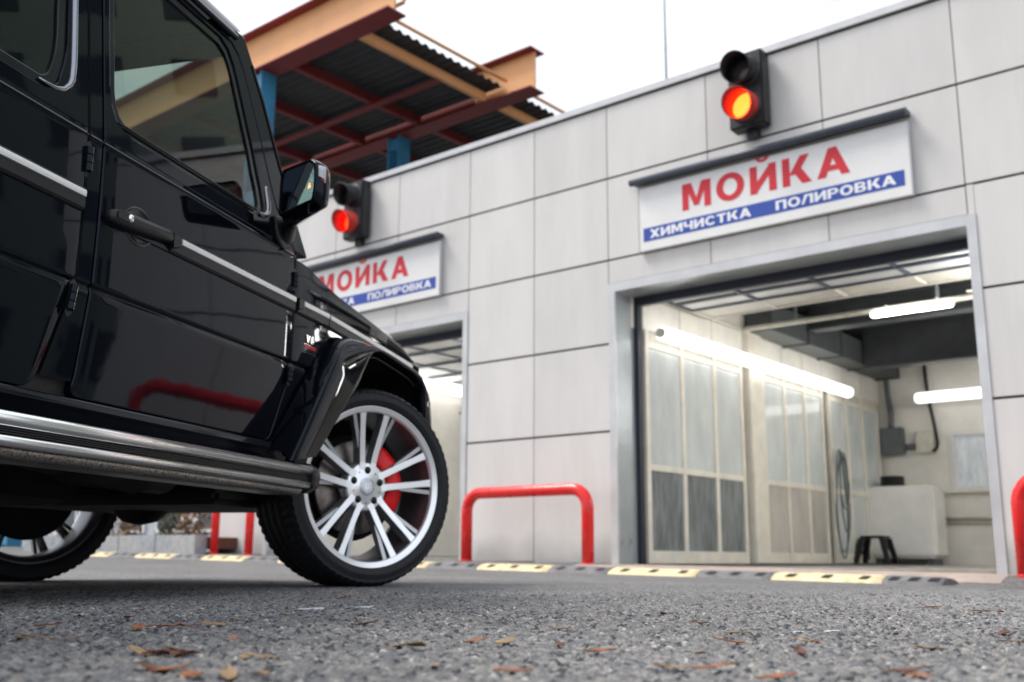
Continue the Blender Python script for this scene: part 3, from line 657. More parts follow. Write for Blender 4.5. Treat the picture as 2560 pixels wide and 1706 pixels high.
def text_mb(txt, x0, x1, y0, h, f, depth, gapr=.16):
    tot = sum(GL[c][0] for c in txt) + gapr * (len(txt) - 1); sx_ = (x1 - x0) / tot; x = x0; out = []
    for c in txt:
        mb = MB(False)
        for k, poly in enumerate(GL[c][1]):
            dd = depth + (k % 7) * .00025
            P2 = [(x + p[0] * sx_, y0 + p[1] * h) for p in poly]
            mb.prism(P2, lambda a, b_: f(a, 0, b_), lambda a, b_: f(a, -dd, b_))
        out.append((c, mb)); x += (GL[c][0] + gapr) * sx_
    return out
def signboard(du, label):
    Sg = FR('signboard', -4.465 + du, -.1, 3.46, label, 'sign', 'wash signboards above the bays')
    u0, u1 = -5.97 + du, -2.96 + du; vf = -.085
    Sg.part('board', whitep, ((u0, vf, 3.46), (u1, -.03, 4.2)), bev=.004)
    each(Sg, 'edge_trim', flash, ((u1 + .001, vf - .004, 3.455), (u1 + .010, -.03, 4.2)), ((u0 - .010, vf - .004, 3.455), (u0 - .001, -.03, 4.2)))
    mb = MB(); mb.tube([Sg.p(u0 - .07, -.15, 4.265), Sg.p(u1 + .02, -.15, 4.265)], .04, 14); mb.box(Sg.p(u0 - .07, -.15, 4.255), Sg.p(u1 + .02, -.03, 4.30)); mb.build('hood_rail', railm, Sg.e)
    Sg.part('blue_band', signblue, ((-5.915 + du, vf - .003, 3.565), (-3.02 + du, vf - .0003, 3.72)))
    f1 = lambda a, d, z: Sg.p(a, vf - .0003 + d, z); f2 = lambda a, d, z: Sg.p(a, vf - .0032 + d, z)
    for c, mb in text_mb('МОЙКА', -5.41 + du, -3.535 + du, 3.82, .30, f1, .003, .2): mb.build('letter', signred, Sg.e)
    for tx, a, b_ in (('ХИМЧИСТКА', -5.83, -4.60), ('ПОЛИРОВКА', -4.325, -3.1)):
        for c, mb in text_mb(tx, a + du, b_ + du, 3.593, .1, f2, .002, .11): mb.build('letter', signwhite, Sg.e)
signboard(0, 'white wash sign with large red letters and a blue band over the right bay')
signboard(-6.11, 'white wash sign partly hidden behind the bonnet of the black vehicle')
# ------------------------------------------------------------------ traffic lights
def traffic_light(du, label, lm, yaw=0):
    T = FR('traffic_light', -4.54 + du, -.03, 4.5, label, 'traffic light', 'two-lamp signals on the facade')
    T.e.rotation_euler = (0, 0, FROT + yaw)
    P = lambda u, v, z: (u + 4.54, v, z - 4.5)
    mb = MB(False); mb.box(P(-4.74, -.2, 4.52), P(-4.34, -.02, 5.36), bev=.02); mb.build('housing', tlbody, T.e)
    mb = MB(False); mb.box(P(-4.6, -.08, 4.44), P(-4.48, -.0, 4.52)); mb.build('bracket', tlbody, T.e)
    for z, on in ((5.14, 0), (4.745, 1)):
        mb = MB(); mb.lathe([(.0, -.245), (.07, -.24), (.12, -.225), (.148, -.2)], 28, axis=1, c=P(-4.54, 0, z)); mb.build('lens', lm if on else lensoff, T.e)
        # door ring
        mb = MB(); mb.lathe([(.149, -.2), (.149, -.225), (.165, -.225), (.178, -.2)], 32, axis=1, c=P(-4.54, 0, z)); mb.build('lens_ring', tlbody, T.e)
        # visor: tunnel, longer on top
        n = 40; vs = []; fs = []
        for k in range(n):
            t = 2 * math.pi * k / n; c_, s_ = math.cos(t), math.sin(t)
            ln = .16 + .13 * (.5 + .5 * s_)
            for (r, y) in ((.157, -.2), (.163, -.2 - ln), (.157, -.2 - ln), (.151, -.2)):
                cx, cy_, cz = P(-4.54, 0, z); vs.append((cx + r * c_, y, cz + r * s_ - (ln * .14 if y < -.21 else 0)))
        for k in range(n):
            k2 = (k + 1) % n
            for j in range(3): fs.append((k * 4 + j, k * 4 + j + 1, k2 * 4 + j + 1, k2 * 4 + j))
        mb = MB(); mb.add(vs, fs); mb.build('visor', visorglow if on else visorm, T.e)
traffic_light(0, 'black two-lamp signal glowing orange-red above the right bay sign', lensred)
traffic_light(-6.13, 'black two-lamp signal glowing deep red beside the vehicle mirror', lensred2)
# ------------------------------------------------------------------ barriers
def barrier(u0, u1, h, label, v=-.5, yaw=0, r=.066):
    um = (u0 + u1) / 2; z = gfac(um, v) - .02
    Bq = FR('hoop_barrier', um, v, z, label, 'barrier', 'red tubular hoop barriers by the bays')
    w = (u1 - u0) / 2; R = .2; pts = [(-w, 0, gfac(u0, v) - z - .04), (-w, 0, h - R)]
    for k in range(1, 8): t = math.pi / 2 * k / 7; pts.append((-w + R - R * math.cos(t), 0, h - R + R * math.sin(t)))
    for k in range(0, 8): t = math.pi / 2 * k / 7; pts.append((w - R + R * math.sin(t), 0, h - R + R * math.cos(t)))
    pts += [(w, 0, gfac(u1, v) - z - .04)]
    mb = MB(); mb.tube(pts, r, 18); mb.build('hoop', barm, Bq.e)
    for p in (pts[0], pts[-1]):
        mb = MB(); mb.lathe([(r + .0005, -.01), (r + .004, .0), (r + .004, .012), (r + .0005, .02)], 20, axis=2, c=(p[0], 0, p[2] + .04)); mb.build('base_collar', barm, Bq.e)
    for x, zz in ((-w, h - R), (w, h - R)):
        w_ = MB(); w_.lathe([(r + .0005, -.004), (r + .003, -.002), (r + .003, .002), (r + .0005, .004)], 20, axis=2, c=(x, 0, zz)); w_.build('weld_seam', barm, Bq.e)
barrier(-8.14, -6.42, .80, 'whole red hoop barrier standing between the two wash bays')
barrier(-2.17, -.8, .80, 'red hoop barrier cut off by the right edge of the picture', v=-.55)
barrier(-13.09, -12.27, .82, 'red hoop barrier seen under the black vehicle between its wheels', r=.06)
# ------------------------------------------------------------------ speed bump
SB = FR('speed_bump', -8, -1.05, 0, 'low rubber speed bump with yellow and black segments before the bays', 'speed bump')
def bump_seg(u0, u1, M, end0, end1):
    mb = MB(); rows_ = []; n = 14; us = np.linspace(u0, u1, 9); prof = [(-.21, -.01), (-.185, .022), (-.12, .05), (-.04, .062), (.04, .062), (.12, .05), (.185, .022), (.21, -.01)]
    for i_, u in enumerate(us):
        k = .8 if (end0 and i_ == 0) or (end1 and i_ == 8) else 1
        base = gfac(u, -1.05)
        rows_.append([SB.p(u, -1.05 + a, gfac(u, -1.05 + a) - .004 + b_ * k + .004) for a, b_ in prof])
    mb.grid(rows_)
    for r_ in (rows_[0], rows_[-1]): mb.add(r_, [tuple(range(8))], None, False)
    o = mb.build('yellow_segment' if M is yell else 'black_segment', M, SB.e)
    for k in range(3):
        sl = MB(False)
        u = u0 + (u1 - u0) * (k + .5) / 3; g_ = gfac(u, -1.2) - .002
        sl.add([SB.p(u - .045, -1.228, g_ + .034), SB.p(u + .03, -1.228, g_ + .034), SB.p(u + .055, -1.17, g_ + .058), SB.p(u - .02, -1.17, g_ + .058)], [(0, 1, 2, 3)])
        sl.build('slot', rubber, o)
for k in range(9):
    u0 = -16.6 + k * 1.655
    u0 = -4.0 - 1.66 * (7 - k) + 0.0
    if u0 > -3: continue
    bump_seg(u0, u0 + .94, yell, k == 0, False)
    if u0 < -4.2: bump_seg(u0 + .945, u0 + 1.655, bumpbl, False, False)
    else: bump_seg(u0 + .945, u0 + 1.4, bumpbl, False, True)
ap = MB(False); rws = []
for v_ in (-.82, -.7, -.58, -.5, -.2, .1, .32): rws.append([tuple(fac(u_, v_, gfac(u_, v_) + .004)) for u_ in np.linspace(-6.5, -2.3, 10)])
ap.grid(rws); o = ap.build('concrete_apron', mat('apron_concrete', (.42, .31, .26), .7, noise=.35, nscale=3, col2=(.25, .235, .22)), None, rec=False); tag(o, kind='structure')
# ------------------------------------------------------------------ kerb planter at the left
Kb = FR('granite_kerb', -15.5, -.7, .1, 'grey granite kerb of a planting bed left of the wash bays', 'kerb')
for k in range(5):
    u1 = -13.2 - k * 1.05
    Kb.part('kerb_stone', kerbm, ((u1 - 1.04, -.75, .0), (u1, -.55, .40 + .003 * (k % 2))), bev=.01)
Kb.part('soil', leafd, ((-18.5, -.549, .2), (-13.2, .9, .37)))
def plant(u, v, n, M, label, h=.5):
    Pl = FR('garden_plant', u, v, .36, label, 'plant'); mb = MB(False); st_ = MB()
    for k in range(n):
        a = random.uniform(0, 6.28); r = random.uniform(.05, .28); z = random.uniform(.05, h); c_ = Vector((r * math.cos(a), r * math.sin(a), z)); s_ = random.uniform(.02, .05)
        d = Vector((random.uniform(-1, 1), random.uniform(-1, 1), random.uniform(-1, 1))).normalized(); e_ = d.orthogonal().normalized()
        mb.add([c_ - d * s_, c_ + e_ * s_ * .5, c_ + d * s_, c_ - e_ * s_ * .5], [(0, 1, 2, 3)])
        if k % 12 == 0: st_.tube([(0, 0, 0), tuple(c_ * .5), tuple(c_)], .005, 5)
    o = mb.build('leaves', M, Pl.e); o['kind'] = 'stuff'; st_.build('stems', barkm, Pl.e)
plant(-14.3, -.1, 260, leafb, 'rusty autumn shrub in the bed behind the kerb'); plant(-15.2, .1, 240, leafg, 'green shrub in the bed behind the kerb'); plant(-16.4, 0, 240, leafb, 'brown leafy shrub at the far left end of the kerb bed')
def far_building(u, v, w, d, h, M, label, z0=0, nwin=6, fl=2, name='distant_building'):
    Fb = FR(name, u, v, z0, label, 'building')
    Fb.part('wall', M, ((u - w / 2, v, z0), (u + w / 2, v + d, z0 + h)))
    Fb.part('roof', railm, ((u - w / 2 - .2, v - .2, z0 + h), (u + w / 2 + .2, v + d + .2, z0 + h + .25)))
    ww = w / nwin
    for f_ in range(fl):
        for k in range(nwin):
            a = u - w / 2 + ww * (k + .2); zz = z0 + h / fl * f_ + .5
            q = Fb.part('window', fdark, ((a, v - .03, zz), (a + ww * .6, v + .05, zz + h / fl - 1.2)))
            Fb.part('frame', whitep, ((a - .06, v - .05, zz - .06), (a, v, zz + h / fl - 1.14)), ((a + ww * .6, v - .05, zz - .06), (a + ww * .6 + .06, v, zz + h / fl - 1.14)), ((a, v - .05, zz - .06), (a + ww * .6, v, zz)), parent=q)
far_building(-21.3, 2.2, 12.5, 4, 3.4, fwall, 'pale grey glazed building beyond the kerb bed, seen under the vehicle', .1, 9, 1)
# ------------------------------------------------------------------ canopy
SC = 1.25
Cn = FR('steel_canopy', -18, 13, 0, 'tall canopy of orange steel beams and dark corrugated sheet behind the wash', 'canopy')
H = 7.0 * SC + .12
def cu(u, v): return u * SC, v * SC - 9.5
ue = -9.12 * SC
def beam(vv, un, ul, hb=.68):
    v = vv * SC - 9.5; w = .17 * SC; hb *= SC; tw = .02
    if un: Cn.part('beam_web', beamred, ((ul, v - tw, H + .03), (un - .002, v + tw, H + hb - .03))); Cn.part('beam_web', beamor, ((un, v - tw, H + .03), (ue, v + tw, H + hb - .03)))
    else: Cn.part('beam_web', beamor, ((ul, v - tw, H + .03), (ue, v + tw, H + hb - .03)))
    q = Cn.part('beam_flange', beamred, ((ul, v - w, H), (ue + .05, v + w, H + .029)))
    Cn.part('beam_flange', beamred, ((ul, v - w, H + hb - .029), (ue + .05, v + w, H + hb)))
beam(8.52, 0, -34); beam(11.5, -10.35 * SC, -34); beam(14.5, -10.35 * SC, -34)
for k, u in enumerate([-10.03, -11.47, -12.84, -14.25, -15.7, -17.1, -18.6]):
    for a, b_ in ((8.7, 11.35), (11.68, 14.35)):
        Cn.part('purlin', beamor if k == 0 else beamred, ((u * SC - (.05 if k == 0 else .07), a * SC - 9.5, H + .03), (u * SC + (.05 if k == 0 else .07), b_ * SC - 9.5, H + .22)), bev=.01)
for a in (10.33, 13.3):
    Cn.part('cross_rail', beamred, ((-34, a * SC - 9.5 - .09, H + .0), (ue - .95 * SC, a * SC - 9.5 + .09, H + .028)))
mb = MB()
for a, b_ in ((8.72, 11.34), (11.68, 14.35)): mb.tube([Cn.p(-9.57 * SC, a * SC - 9.5, H + .3), Cn.p(-9.57 * SC, b_ * SC - 9.5, H + .3)], .035, 8)
mb.build('edge_pipe', beamor, Cn.e)
for a, b_ in ((8.55, 11.48), (11.55, 14.5)):
    vs = []; nn = 0; u = -34.0; us = list(np.arange(-34, -9.7 * SC, .11)); v0, v1 = a * SC - 9.5, b_ * SC - 9.5
    # corrugations run along u, profile across v
    rws = []
    for kk, v in enumerate(np.arange(v0, v1, .055)):
        zz = H + .26 + (.045 if (kk // 2) % 2 else 0)
        rws.append([Cn.p(-34, v, zz), Cn.p(-9.72 * SC, v, zz)])
    mb = MB(False); mb.grid(rws); mb.build('corrugated_sheet', sheetm, Cn.e, rec=False, solid=.006)
for u, v in ((-11.95, 8.55), (-12.1, 11.5), (-18.5, 8.55), (-18.5, 11.5)):
    u, v = u * SC, v * SC - 9.5; w = .17
    P_ = Cn.part('post', bluem, ((u - w, v - w, 0), (u - w + .04, v + w, H - .004)), ((u + w - .04, v - w, 0), (u + w, v + w, H - .004)), *[((u - w + .041, v - w + .02, z_), (u + w - .041, v + w - .02, z_ + .25)) for z_ in (.3, 2.3, 4.3, 6.3, 7.6, H - .3)])
# flare pipe piece on canopy edge
Kk = Cn.part('pipe_elbow', beamor, ((-9.62 * SC, 8.75 * SC - 9.5, H + .34), (-9.2 * SC, 8.78 * SC - 9.5, H + .4)), ((-9.22 * SC, 8.75 * SC - 9.5, H + .4), (-9.17 * SC, 8.78 * SC - 9.5, H + .56)))
# ------------------------------------------------------------------ antenna and wires
An = FR('roof_antenna', -8.58, 5, 5.2, 'thin whip antenna rising from the roof of the wash', 'antenna')
mb = MB(); mb.tube([(0, 0, 0), (0, 0, 3.0), (0, 0, 7)], [.028, .022, .014], 8); mb.build('mast', ironm, An.e)
mb = MB()
for z in (1.9, 2.3, 2.6): mb.lathe([(.02, -.05), (.045, -.04), (.045, .04), (.02, .05)], 10, axis=2, c=(0, 0, z))
mb.build('coupling', ironm, An.e)
for k, (z, lb) in enumerate([(13.5, 'thin overhead wire, the upper of two crossing the white sky'), (11.2, 'thin overhead wire, the lower of two crossing the white sky')]):
    Wr = FR('overhead_wire', -10, 12, z, lb, 'wire')
    mb = MB(); mb.tube([(x, .12 * x + k * 2, .004 * x * x - .6) for x in np.linspace(-24, 24, 25)], .006, 5); mb.build('strand', wirem, Wr.e)
# ------------------------------------------------------------------ surroundings seen only in reflections
def world_far(x, y, rz, w, d, h, M, label):
    e_ = empty('distant_building', (x, y, 0), rz, label, 'building')
    mb = MB(False); mb.box((-w / 2, 0, 0), (w / 2, d, h)); mb.build('wall', M, e_)
    mb = MB(False); mb.box((-w / 2 - .3, -.3, h), (w / 2 + .3, d + .3, h + .4)); mb.build('roof', railm, e_)
    for f_ in range(max(1, int(h // 3))):
        for k in range(int(w // 3)):
            mb = MB(False); mb.box((-w / 2 + .8 + k * 3, -.04, f_ * 3 + 1), (-w / 2 + 2.2 + k * 3, .05, f_ * 3 + 2.4)); mb.build('window', fdark, e_)
world_far(34, 22, math.radians(-60), 18, 10, 5.5, brick, 'low brown brick building far to the right of the wash, outside the view')
world_far(24.6, 17.2, math.radians(-55), 26, 10, 25, mat('dark_brown_facade', (.2, .235, .2), .7, noise=.2), 'tall dark apartment block behind the wash to the right, outside the view')
def tree(x, y, h, M, lb):
    e_ = empty('broadleaf_tree', (x, y, 0), 0, lb, 'tree', 'trees far to the right of the wash')
    mb = MB(); mb.tube([(0, 0, 0), (.1, 0, h * .3), (0, .1, h * .6)], [.28, .2, .08], 9)
    for k in range(5):
        a = k * 1.26; mb.tube([(.05, 0, h * .3), (.8 * math.cos(a), .8 * math.sin(a), h * .55)], [.1, .04], 6)
    mb.build('trunk', barkm, e_)
    mb = MB(False)
    for k in range(1100):
        a = random.uniform(0, 6.28); b_ = random.uniform(-1, 1); r = random.uniform(.5, 1) ** .5
        c_ = Vector((h * .32 * r * math.cos(a) * math.sqrt(1 - b_ * b_), h * .32 * r * math.sin(a) * math.sqrt(1 - b_ * b_), h * .66 + h * .32 * b_ * r)); s_ = random.uniform(.14, .3)
        d = Vector((random.uniform(-1, 1), random.uniform(-1, 1), random.uniform(-1, 1))).normalized(); q = d.orthogonal().normalized()
        mb.add([c_ - d * s_, c_ + q * s_ * .6, c_ + d * s_, c_ - q * s_ * .6], [(0, 1, 2, 3)])
    o = mb.build('crown', M, e_, rec=False); o['kind'] = 'stuff'
for k, (x, y, h) in enumerate([(30, 9, 4.2), (34, 13, 3.6), (27, 5, 3.4), (38, 7, 5), (31, -2, 4)]):
    tree(x, y, h, leafb if k % 2 else leafg, ['green tree with a bare lower trunk', 'rusty autumn tree', 'small green tree', 'tall rusty autumn tree', 'green tree nearest the camera side'][k] + ' far right outside the view')
# ------------------------------------------------------------------ leaves and chips on the asphalt
def leaf_mesh(seed, ln, w, M, curl):
    rnd = random.Random(seed); mb = MB(False); n = 7; top = []; bot = []
    for i in range(n):
        t = i / (n - 1); ww = w * math.sin(math.pi * min(1, t * .95 + .05)) * (1 + rnd.uniform(-.4, .4)); z = .003 + curl * rnd.uniform(0, 1) + curl * (t - .5) ** 2 * 3
        top.append((ln * (t - .5), ww, z + curl * rnd.uniform(0, .8))); bot.append((ln * (t - .5), -ww, z + curl * rnd.uniform(-.1, .5)))
    mid = [(a[0], rnd.uniform(-.1, .1) * w, min(a[2], b_[2]) - .0005) for a, b_ in zip(top, bot)]
    mb.grid([top, mid, bot]); me_o = mb.build('fallen_leaf', M, None, rec=False, solid=.0006)
    return me_o
protos = []
for k in range(9):
    M = [leafo, leafd, leafp][k % 3]
    protos.append((leaf_mesh(k, random.uniform(.022, .038), random.uniform(.003, .0065), M, .0013), ['orange-brown', 'dark brown', 'pale tan'][k % 3]))
used = set()
def put_leaf(x, y, k, label, group, sc=1, rz=None):
    o, nm = protos[k]
    if k in used: o = o.copy(); COL.objects.link(o)
    used.add(k); o.location = (x, y, gz(x, y) + .0005); o.rotation_euler = (random.uniform(-.15, .15), random.uniform(-.15, .15), random.uniform(0, 6.28) if rz is None else rz); o.scale = (sc, sc, sc)
    tag(o, label, 'leaf', group); return o
cnames = ['orange-brown', 'dark brown', 'pale tan']
def pix(px, py):
    a = (px - 1280) / 2571.84; b_ = -(py - 853) / 2571.84
    Xr = a * cr - b_ * sr; u_ = a * sr + b_ * cr
    d = Vector((Xr, cp - u_ * sp, sp + u_ * cp)); t = -.12 / d.z; return d.x * t, d.y * t
spots = [(320, 1553, 0), (345, 1580, 0), (400, 1575, 3), (450, 1572, 6), (480, 1571, 1), (540, 1569, 2), (60, 1606, 5), (90, 1602, 2), (190, 1602, 8), (580, 1605, 3), (350, 1643, 2), (400, 1637, 0), (430, 1641, 4), (470, 1643, 1), (380, 1645, 7), (610, 1653, 5), (640, 1650, 2), (680, 1652, 8), (385, 1684, 4), (425, 1686, 0), (460, 1700, 3), (480, 1703, 6), (570, 1700, 2), (650, 1698, 5),
  (120, 1572, 7), (200, 1547, 1), (860, 1500, 3), (880, 1498, 6), (395, 1641, 1), (415, 1644, 4), (440, 1647, 1), (455, 1640, 4), (425, 1650, 7), (1280, 1690, 0), (1500, 1640, 3), (2000, 1640, 1), (870, 1527, 4), (720, 1540, 2), (910, 1568, 1), (1015, 1627, 2), (1040, 1627, 5), (1090, 1678, 0), (1190, 1611, 3), (1260, 1616, 2), (1400, 1580, 8), (1530, 1455, 0), (1660, 1674, 5), (1700, 1680, 2), (1790, 1682, 0), (1820, 1615, 6), (1840, 1590, 2), (2010, 1611, 5), (2040, 1613, 0), (1750, 1642, 2), (2320, 1632, 5), (2330, 1524, 3), (2450, 1536, 0), (2500, 1536, 1), (2270, 1690, 4), (2300, 1700, 0), (1660, 1540, 6), (1750, 1563, 4), (2240, 1593, 1), (2510, 1593, 4), (2530, 1613, 7), (1940, 1705, 3), (2350, 1460, 0), (2300, 1452, 3), (1400, 1620, 7), (1120, 1505, 8), (1880, 1495, 3), (2180, 1490, 6), (2480, 1478, 7)]
for (px, py, k) in spots:
    if py < 1470:
        p_ = fac(-3.4 + (px - 2230) * .0035 if px > 2000 else -5.5, -1.45); x, y = p_.x, p_.y
    else: x, y = pix(px, py)
    put_leaf(x, y, k, cnames[k % 3] + ' dry leaf scrap lying on the grey asphalt', cnames[k % 3] + ' leaf scraps on the asphalt', random.uniform(.95, 1.7))
rr = random.Random(5)
chips = bpy.data.objects
mb = MB(False)
bm = bmesh.new(); bmesh.ops.create_icosphere(bm, subdivisions=1, radius=1)
iv = [v.co.copy() for v in bm.verts]; bm.verts.index_update(); ifc = [[v.index for v in f.verts] for f in bm.faces]; bm.free()
for k in range(420):
    y = .9 + rr.random() ** 1.4 * 4.2; x = rr.uniform(-.62, .62) * y; s_ = rr.uniform(.0018, .0055)
    mb.add([(x + v.x * s_ * rr.uniform(.7, 1.3), y + v.y * s_ * rr.uniform(.7, 1.3), gz(x, y) + s_ * .4 + v.z * s_ * rr.uniform(.5, .9)) for v in iv], ifc)
o = mb.build('loose_grit', mat('grit', (.2, .2, .2), .8, noise=.6, nscale=30), None, rec=False); tag(o, kind='stuff')
for k, (px, py) in enumerate([(770, 1525), (900, 1521), (370, 1570), (1990, 1585), (2080, 1582)]):
    x, y = pix(px, py); mb = MB(False); n = 6; pl = [(.03 * (1 + .4 * rr.random()) * math.cos(6.28 * i / n), .012 * (1 + .5 * rr.random()) * math.sin(6.28 * i / n)) for i in range(n)]
    s_ = 1 if k < 2 else .4
    mb.prism([(a * s_, b_ * s_) for a, b_ in pl], lambda a, b_: (a, b_, .001), lambda a, b_: (a, b_, .0035 + a * .06)); o = mb.build('paper_scrap', chip); o.location = (x, y, gz(x, y)); tag(o, 'small white scrap of litter lying on the asphalt', 'scrap', 'white scraps on the asphalt')
# ------------------------------------------------------------------ the black off-road vehicle
CAR = empty('parked_car', CORG, CROT, 'black boxy off-road car with alloy wheels, front wheels turned right, at the left', 'car')
def taper(x): return .062 * max(0, x - 3.4)
def cc(x, e, z, s=1): return (x - XR, s * (-.88 + e), z)
def prof(z):
    T = [(.30, .075), (.40, .05), (.495, .0325), (.62, .0188), (.70, .0098), (.755, .0037), (.763, .0065), (.769, .0085), (.773, .004), (.778, .0), (.9, -.0015), (1.0, -.001), (1.1, .001), (1.140, .002), (1.1445, .0005), (1.146, -.0028), (1.149, -.0028), (1.151, .0015), (1.154, .0030), (1.165, .004), (2.5, .004 + .11 * 1.335)]
    for (a, ea), (b, eb) in zip(T, T[1:]):
        if z <= b: return ea + (eb - ea) * max(0, (z - a) / (b - a))
    return T[-1][1]
def leane(z): return .004 + .11 * (z - 1.165)
ZL = [.495, .4965, .5, .506, .515, .53, .55, .58, .61, .65, .70, .74, .755, .759, .763, .766, .769, .771, .773, .7755, .778, .785, .8, .84, .88, .92, .96, 1.0, 1.04, 1.08, 1.11, 1.13, 1.138, 1.141, 1.143, 1.1445, 1.146, 1.148, 1.15, 1.152, 1.154, 1.158, 1.165]
def sheet(zs, xl, xr, s, fl=(1, 1), bot=True, nx=14, off=0, pf=prof, tp=True, warp=None, crown=True):
    rows_ = []
    def row(z, dz_e):
        a, b = xl(z), xr(z); r = []
        L_ = [(a, .022), (a, .005), (a + .0012, .0018), (a + .0035, .0004)] if fl[0] else [(a, 0)]
        R_ = [(b - .0035, .0004), (b - .0012, .0018), (b, .005), (b, .022)] if fl[1] else [(b, 0)]
        a2 = a + (.006 if fl[0] else .001); b2 = b - (.006 if fl[1] else .001)
        M_ = [(a2 + (b2 - a2) * k / nx, 0) for k in range(nx + 1)]
        for x, de in L_ + M_ + R_:
            e = pf(z) + off + de + dz_e + (taper(x) if tp else 0)
            zz = z
            if warp: x, e, zz = warp(x, e, z)
            r.append(cc(x, e, zz, s))
        return r
    if bot: rows_ += [row(zs[0], .022), row(zs[0], .005)]
    for z in zs: rows_.append(row(z, .0018 if (bot and z == zs[0]) else 0))
    mb = MB(); mb.grid(rows_); return mb
def fdoor_l(z):
    x = 2.103 if z > .55 else 2.093 + .01 * (z - .495) / .055
    r = .028
    if z < .495 + r: x += r - math.sqrt(max(0, r * r - (.495 + r - z) ** 2))
    return x
def fdoor_r(z):
    x = 3.142 if z > .76 else 3.072 + .07 * min(1, (z - .495) / .22)
    r = .03
    if z < .495 + r: x -= r - math.sqrt(max(0, r * r - (.495 + r - z) ** 2))
    return x
def rdoor_r(z):
    x = 2.040 if z > .79 else 1.964 + .076 * max(0, min(1, ((z - .495) / .295))) ** .9
    r = .035
    if z < .495 + r: x -= r - math.sqrt(max(0, r * r - (.495 + r - z) ** 2))
    return x
def lz(d, s): return (lambda x, z: cc(x, leane(z) + d, z, s))
WF = [(2.156, 1.74), (2.154, 1.321), (2.159, 1.285), (2.173, 1.257), (2.193, 1.244), (2.221, 1.238), (2.40, 1.237), (2.60, 1.237), (2.86, 1.238), (2.895, 1.243), (2.903, 1.262), (2.892, 1.31), (2.874, 1.36), (2.853, 1.432), (2.814, 1.535), (2.774, 1.642), (2.752, 1.69), (2.728, 1.722), (2.69, 1.74)]
WR = round_poly([(1.2, 1.237), (1.895, 1.234), (1.93, 1.33), (1.945, 1.74), (1.2, 1.74)], [.03, .035, .25, .04, .03])
def moulding(x0, x1, s, par, cap0=False, cap1=False, strip=True, drop=0):
    mb = MB(False)
    def Q(x, e, z): return cc(x, e + taper(x), z - (max(0, x - 3.4) * .004), s)
    n = 8; rows_ = []
    xs = [x0 + (x1 - x0) * k / n for k in range(n + 1)]
    for x in xs: rows_.append([Q(x, .002, .944), Q(x, -.007, .947), Q(x, -.012, .953), Q(x, -.012, .974), Q(x, -.0115, 1.001), Q(x, -.008, 1.004), Q(x, .002, 1.005)])
    mb.grid(rows_); mb.add(rows_[0], [tuple(range(7))]); mb.add(rows_[-1], [tuple(range(7))])
    mb.build('side_moulding', blackpl, par)
    if strip:
        a, b = x0 + (.045 if cap0 else .004), x1 - (.006 if cap1 else .003)
        mb = MB(False); rows_ = []
        for k in range(n + 1):
            x = a + (b - a) * k / n; rows_.append([Q(x, -.011, .979), Q(x, -.0155, .9805), Q(x, -.0165, .988), Q(x, -.0155, .9965), Q(x, -.011, .998)])
        mb.grid(rows_); mb.add(rows_[0], [tuple(range(5))]); mb.add(rows_[-1], [tuple(range(5))])
        mb.build('bright_strip', stripm, par)
        if cap0:
            mb = MB(False); mb.add([Q(x0 + .003, -.0125, .955), Q(x0 + .04, -.0125, .97), Q(x0 + .04, -.0125, 1.0), Q(x0 + .003, -.0125, 1.003), Q(x0, -.019, .96), Q(x0 + .037, -.0165, .972), Q(x0 + .037, -.0165, .999), Q(x0, -.019, 1.0)], [(4, 5, 6, 7), (0, 1, 5, 4), (1, 2, 6, 5), (2, 3, 7, 6), (3, 0, 4, 7)])
            mb.build('strip_end', blackpl, par)
def hinge(x, z0, z1, s, par, tilt=0):
    mb = MB(False); h = (z1 - z0) / 3
    for k in range(3): mb.tube([cc(x + tilt * (k / 3), -.0015, z0 + h * k + .0015, s), cc(x + tilt * ((k + 1) / 3), -.0015, z0 + h * (k + 1) - .0015, s)], .0105, 18)
    mb.build('hinge', paint, par)
    mb = MB(False); mb.add([cc(x - .012, .001, z0 - .006, s), cc(x + .0, .001, z0 - .016, s), cc(x + .012, .001, z0 - .006, s), cc(x + .012 + tilt, .001, z1 + .006, s), cc(x + tilt, .001, z1 + .016, s), cc(x - .012 + tilt, .001, z1 + .006, s)], [tuple(range(6))]); 
    mb.build('hinge_recess', rubber, par)
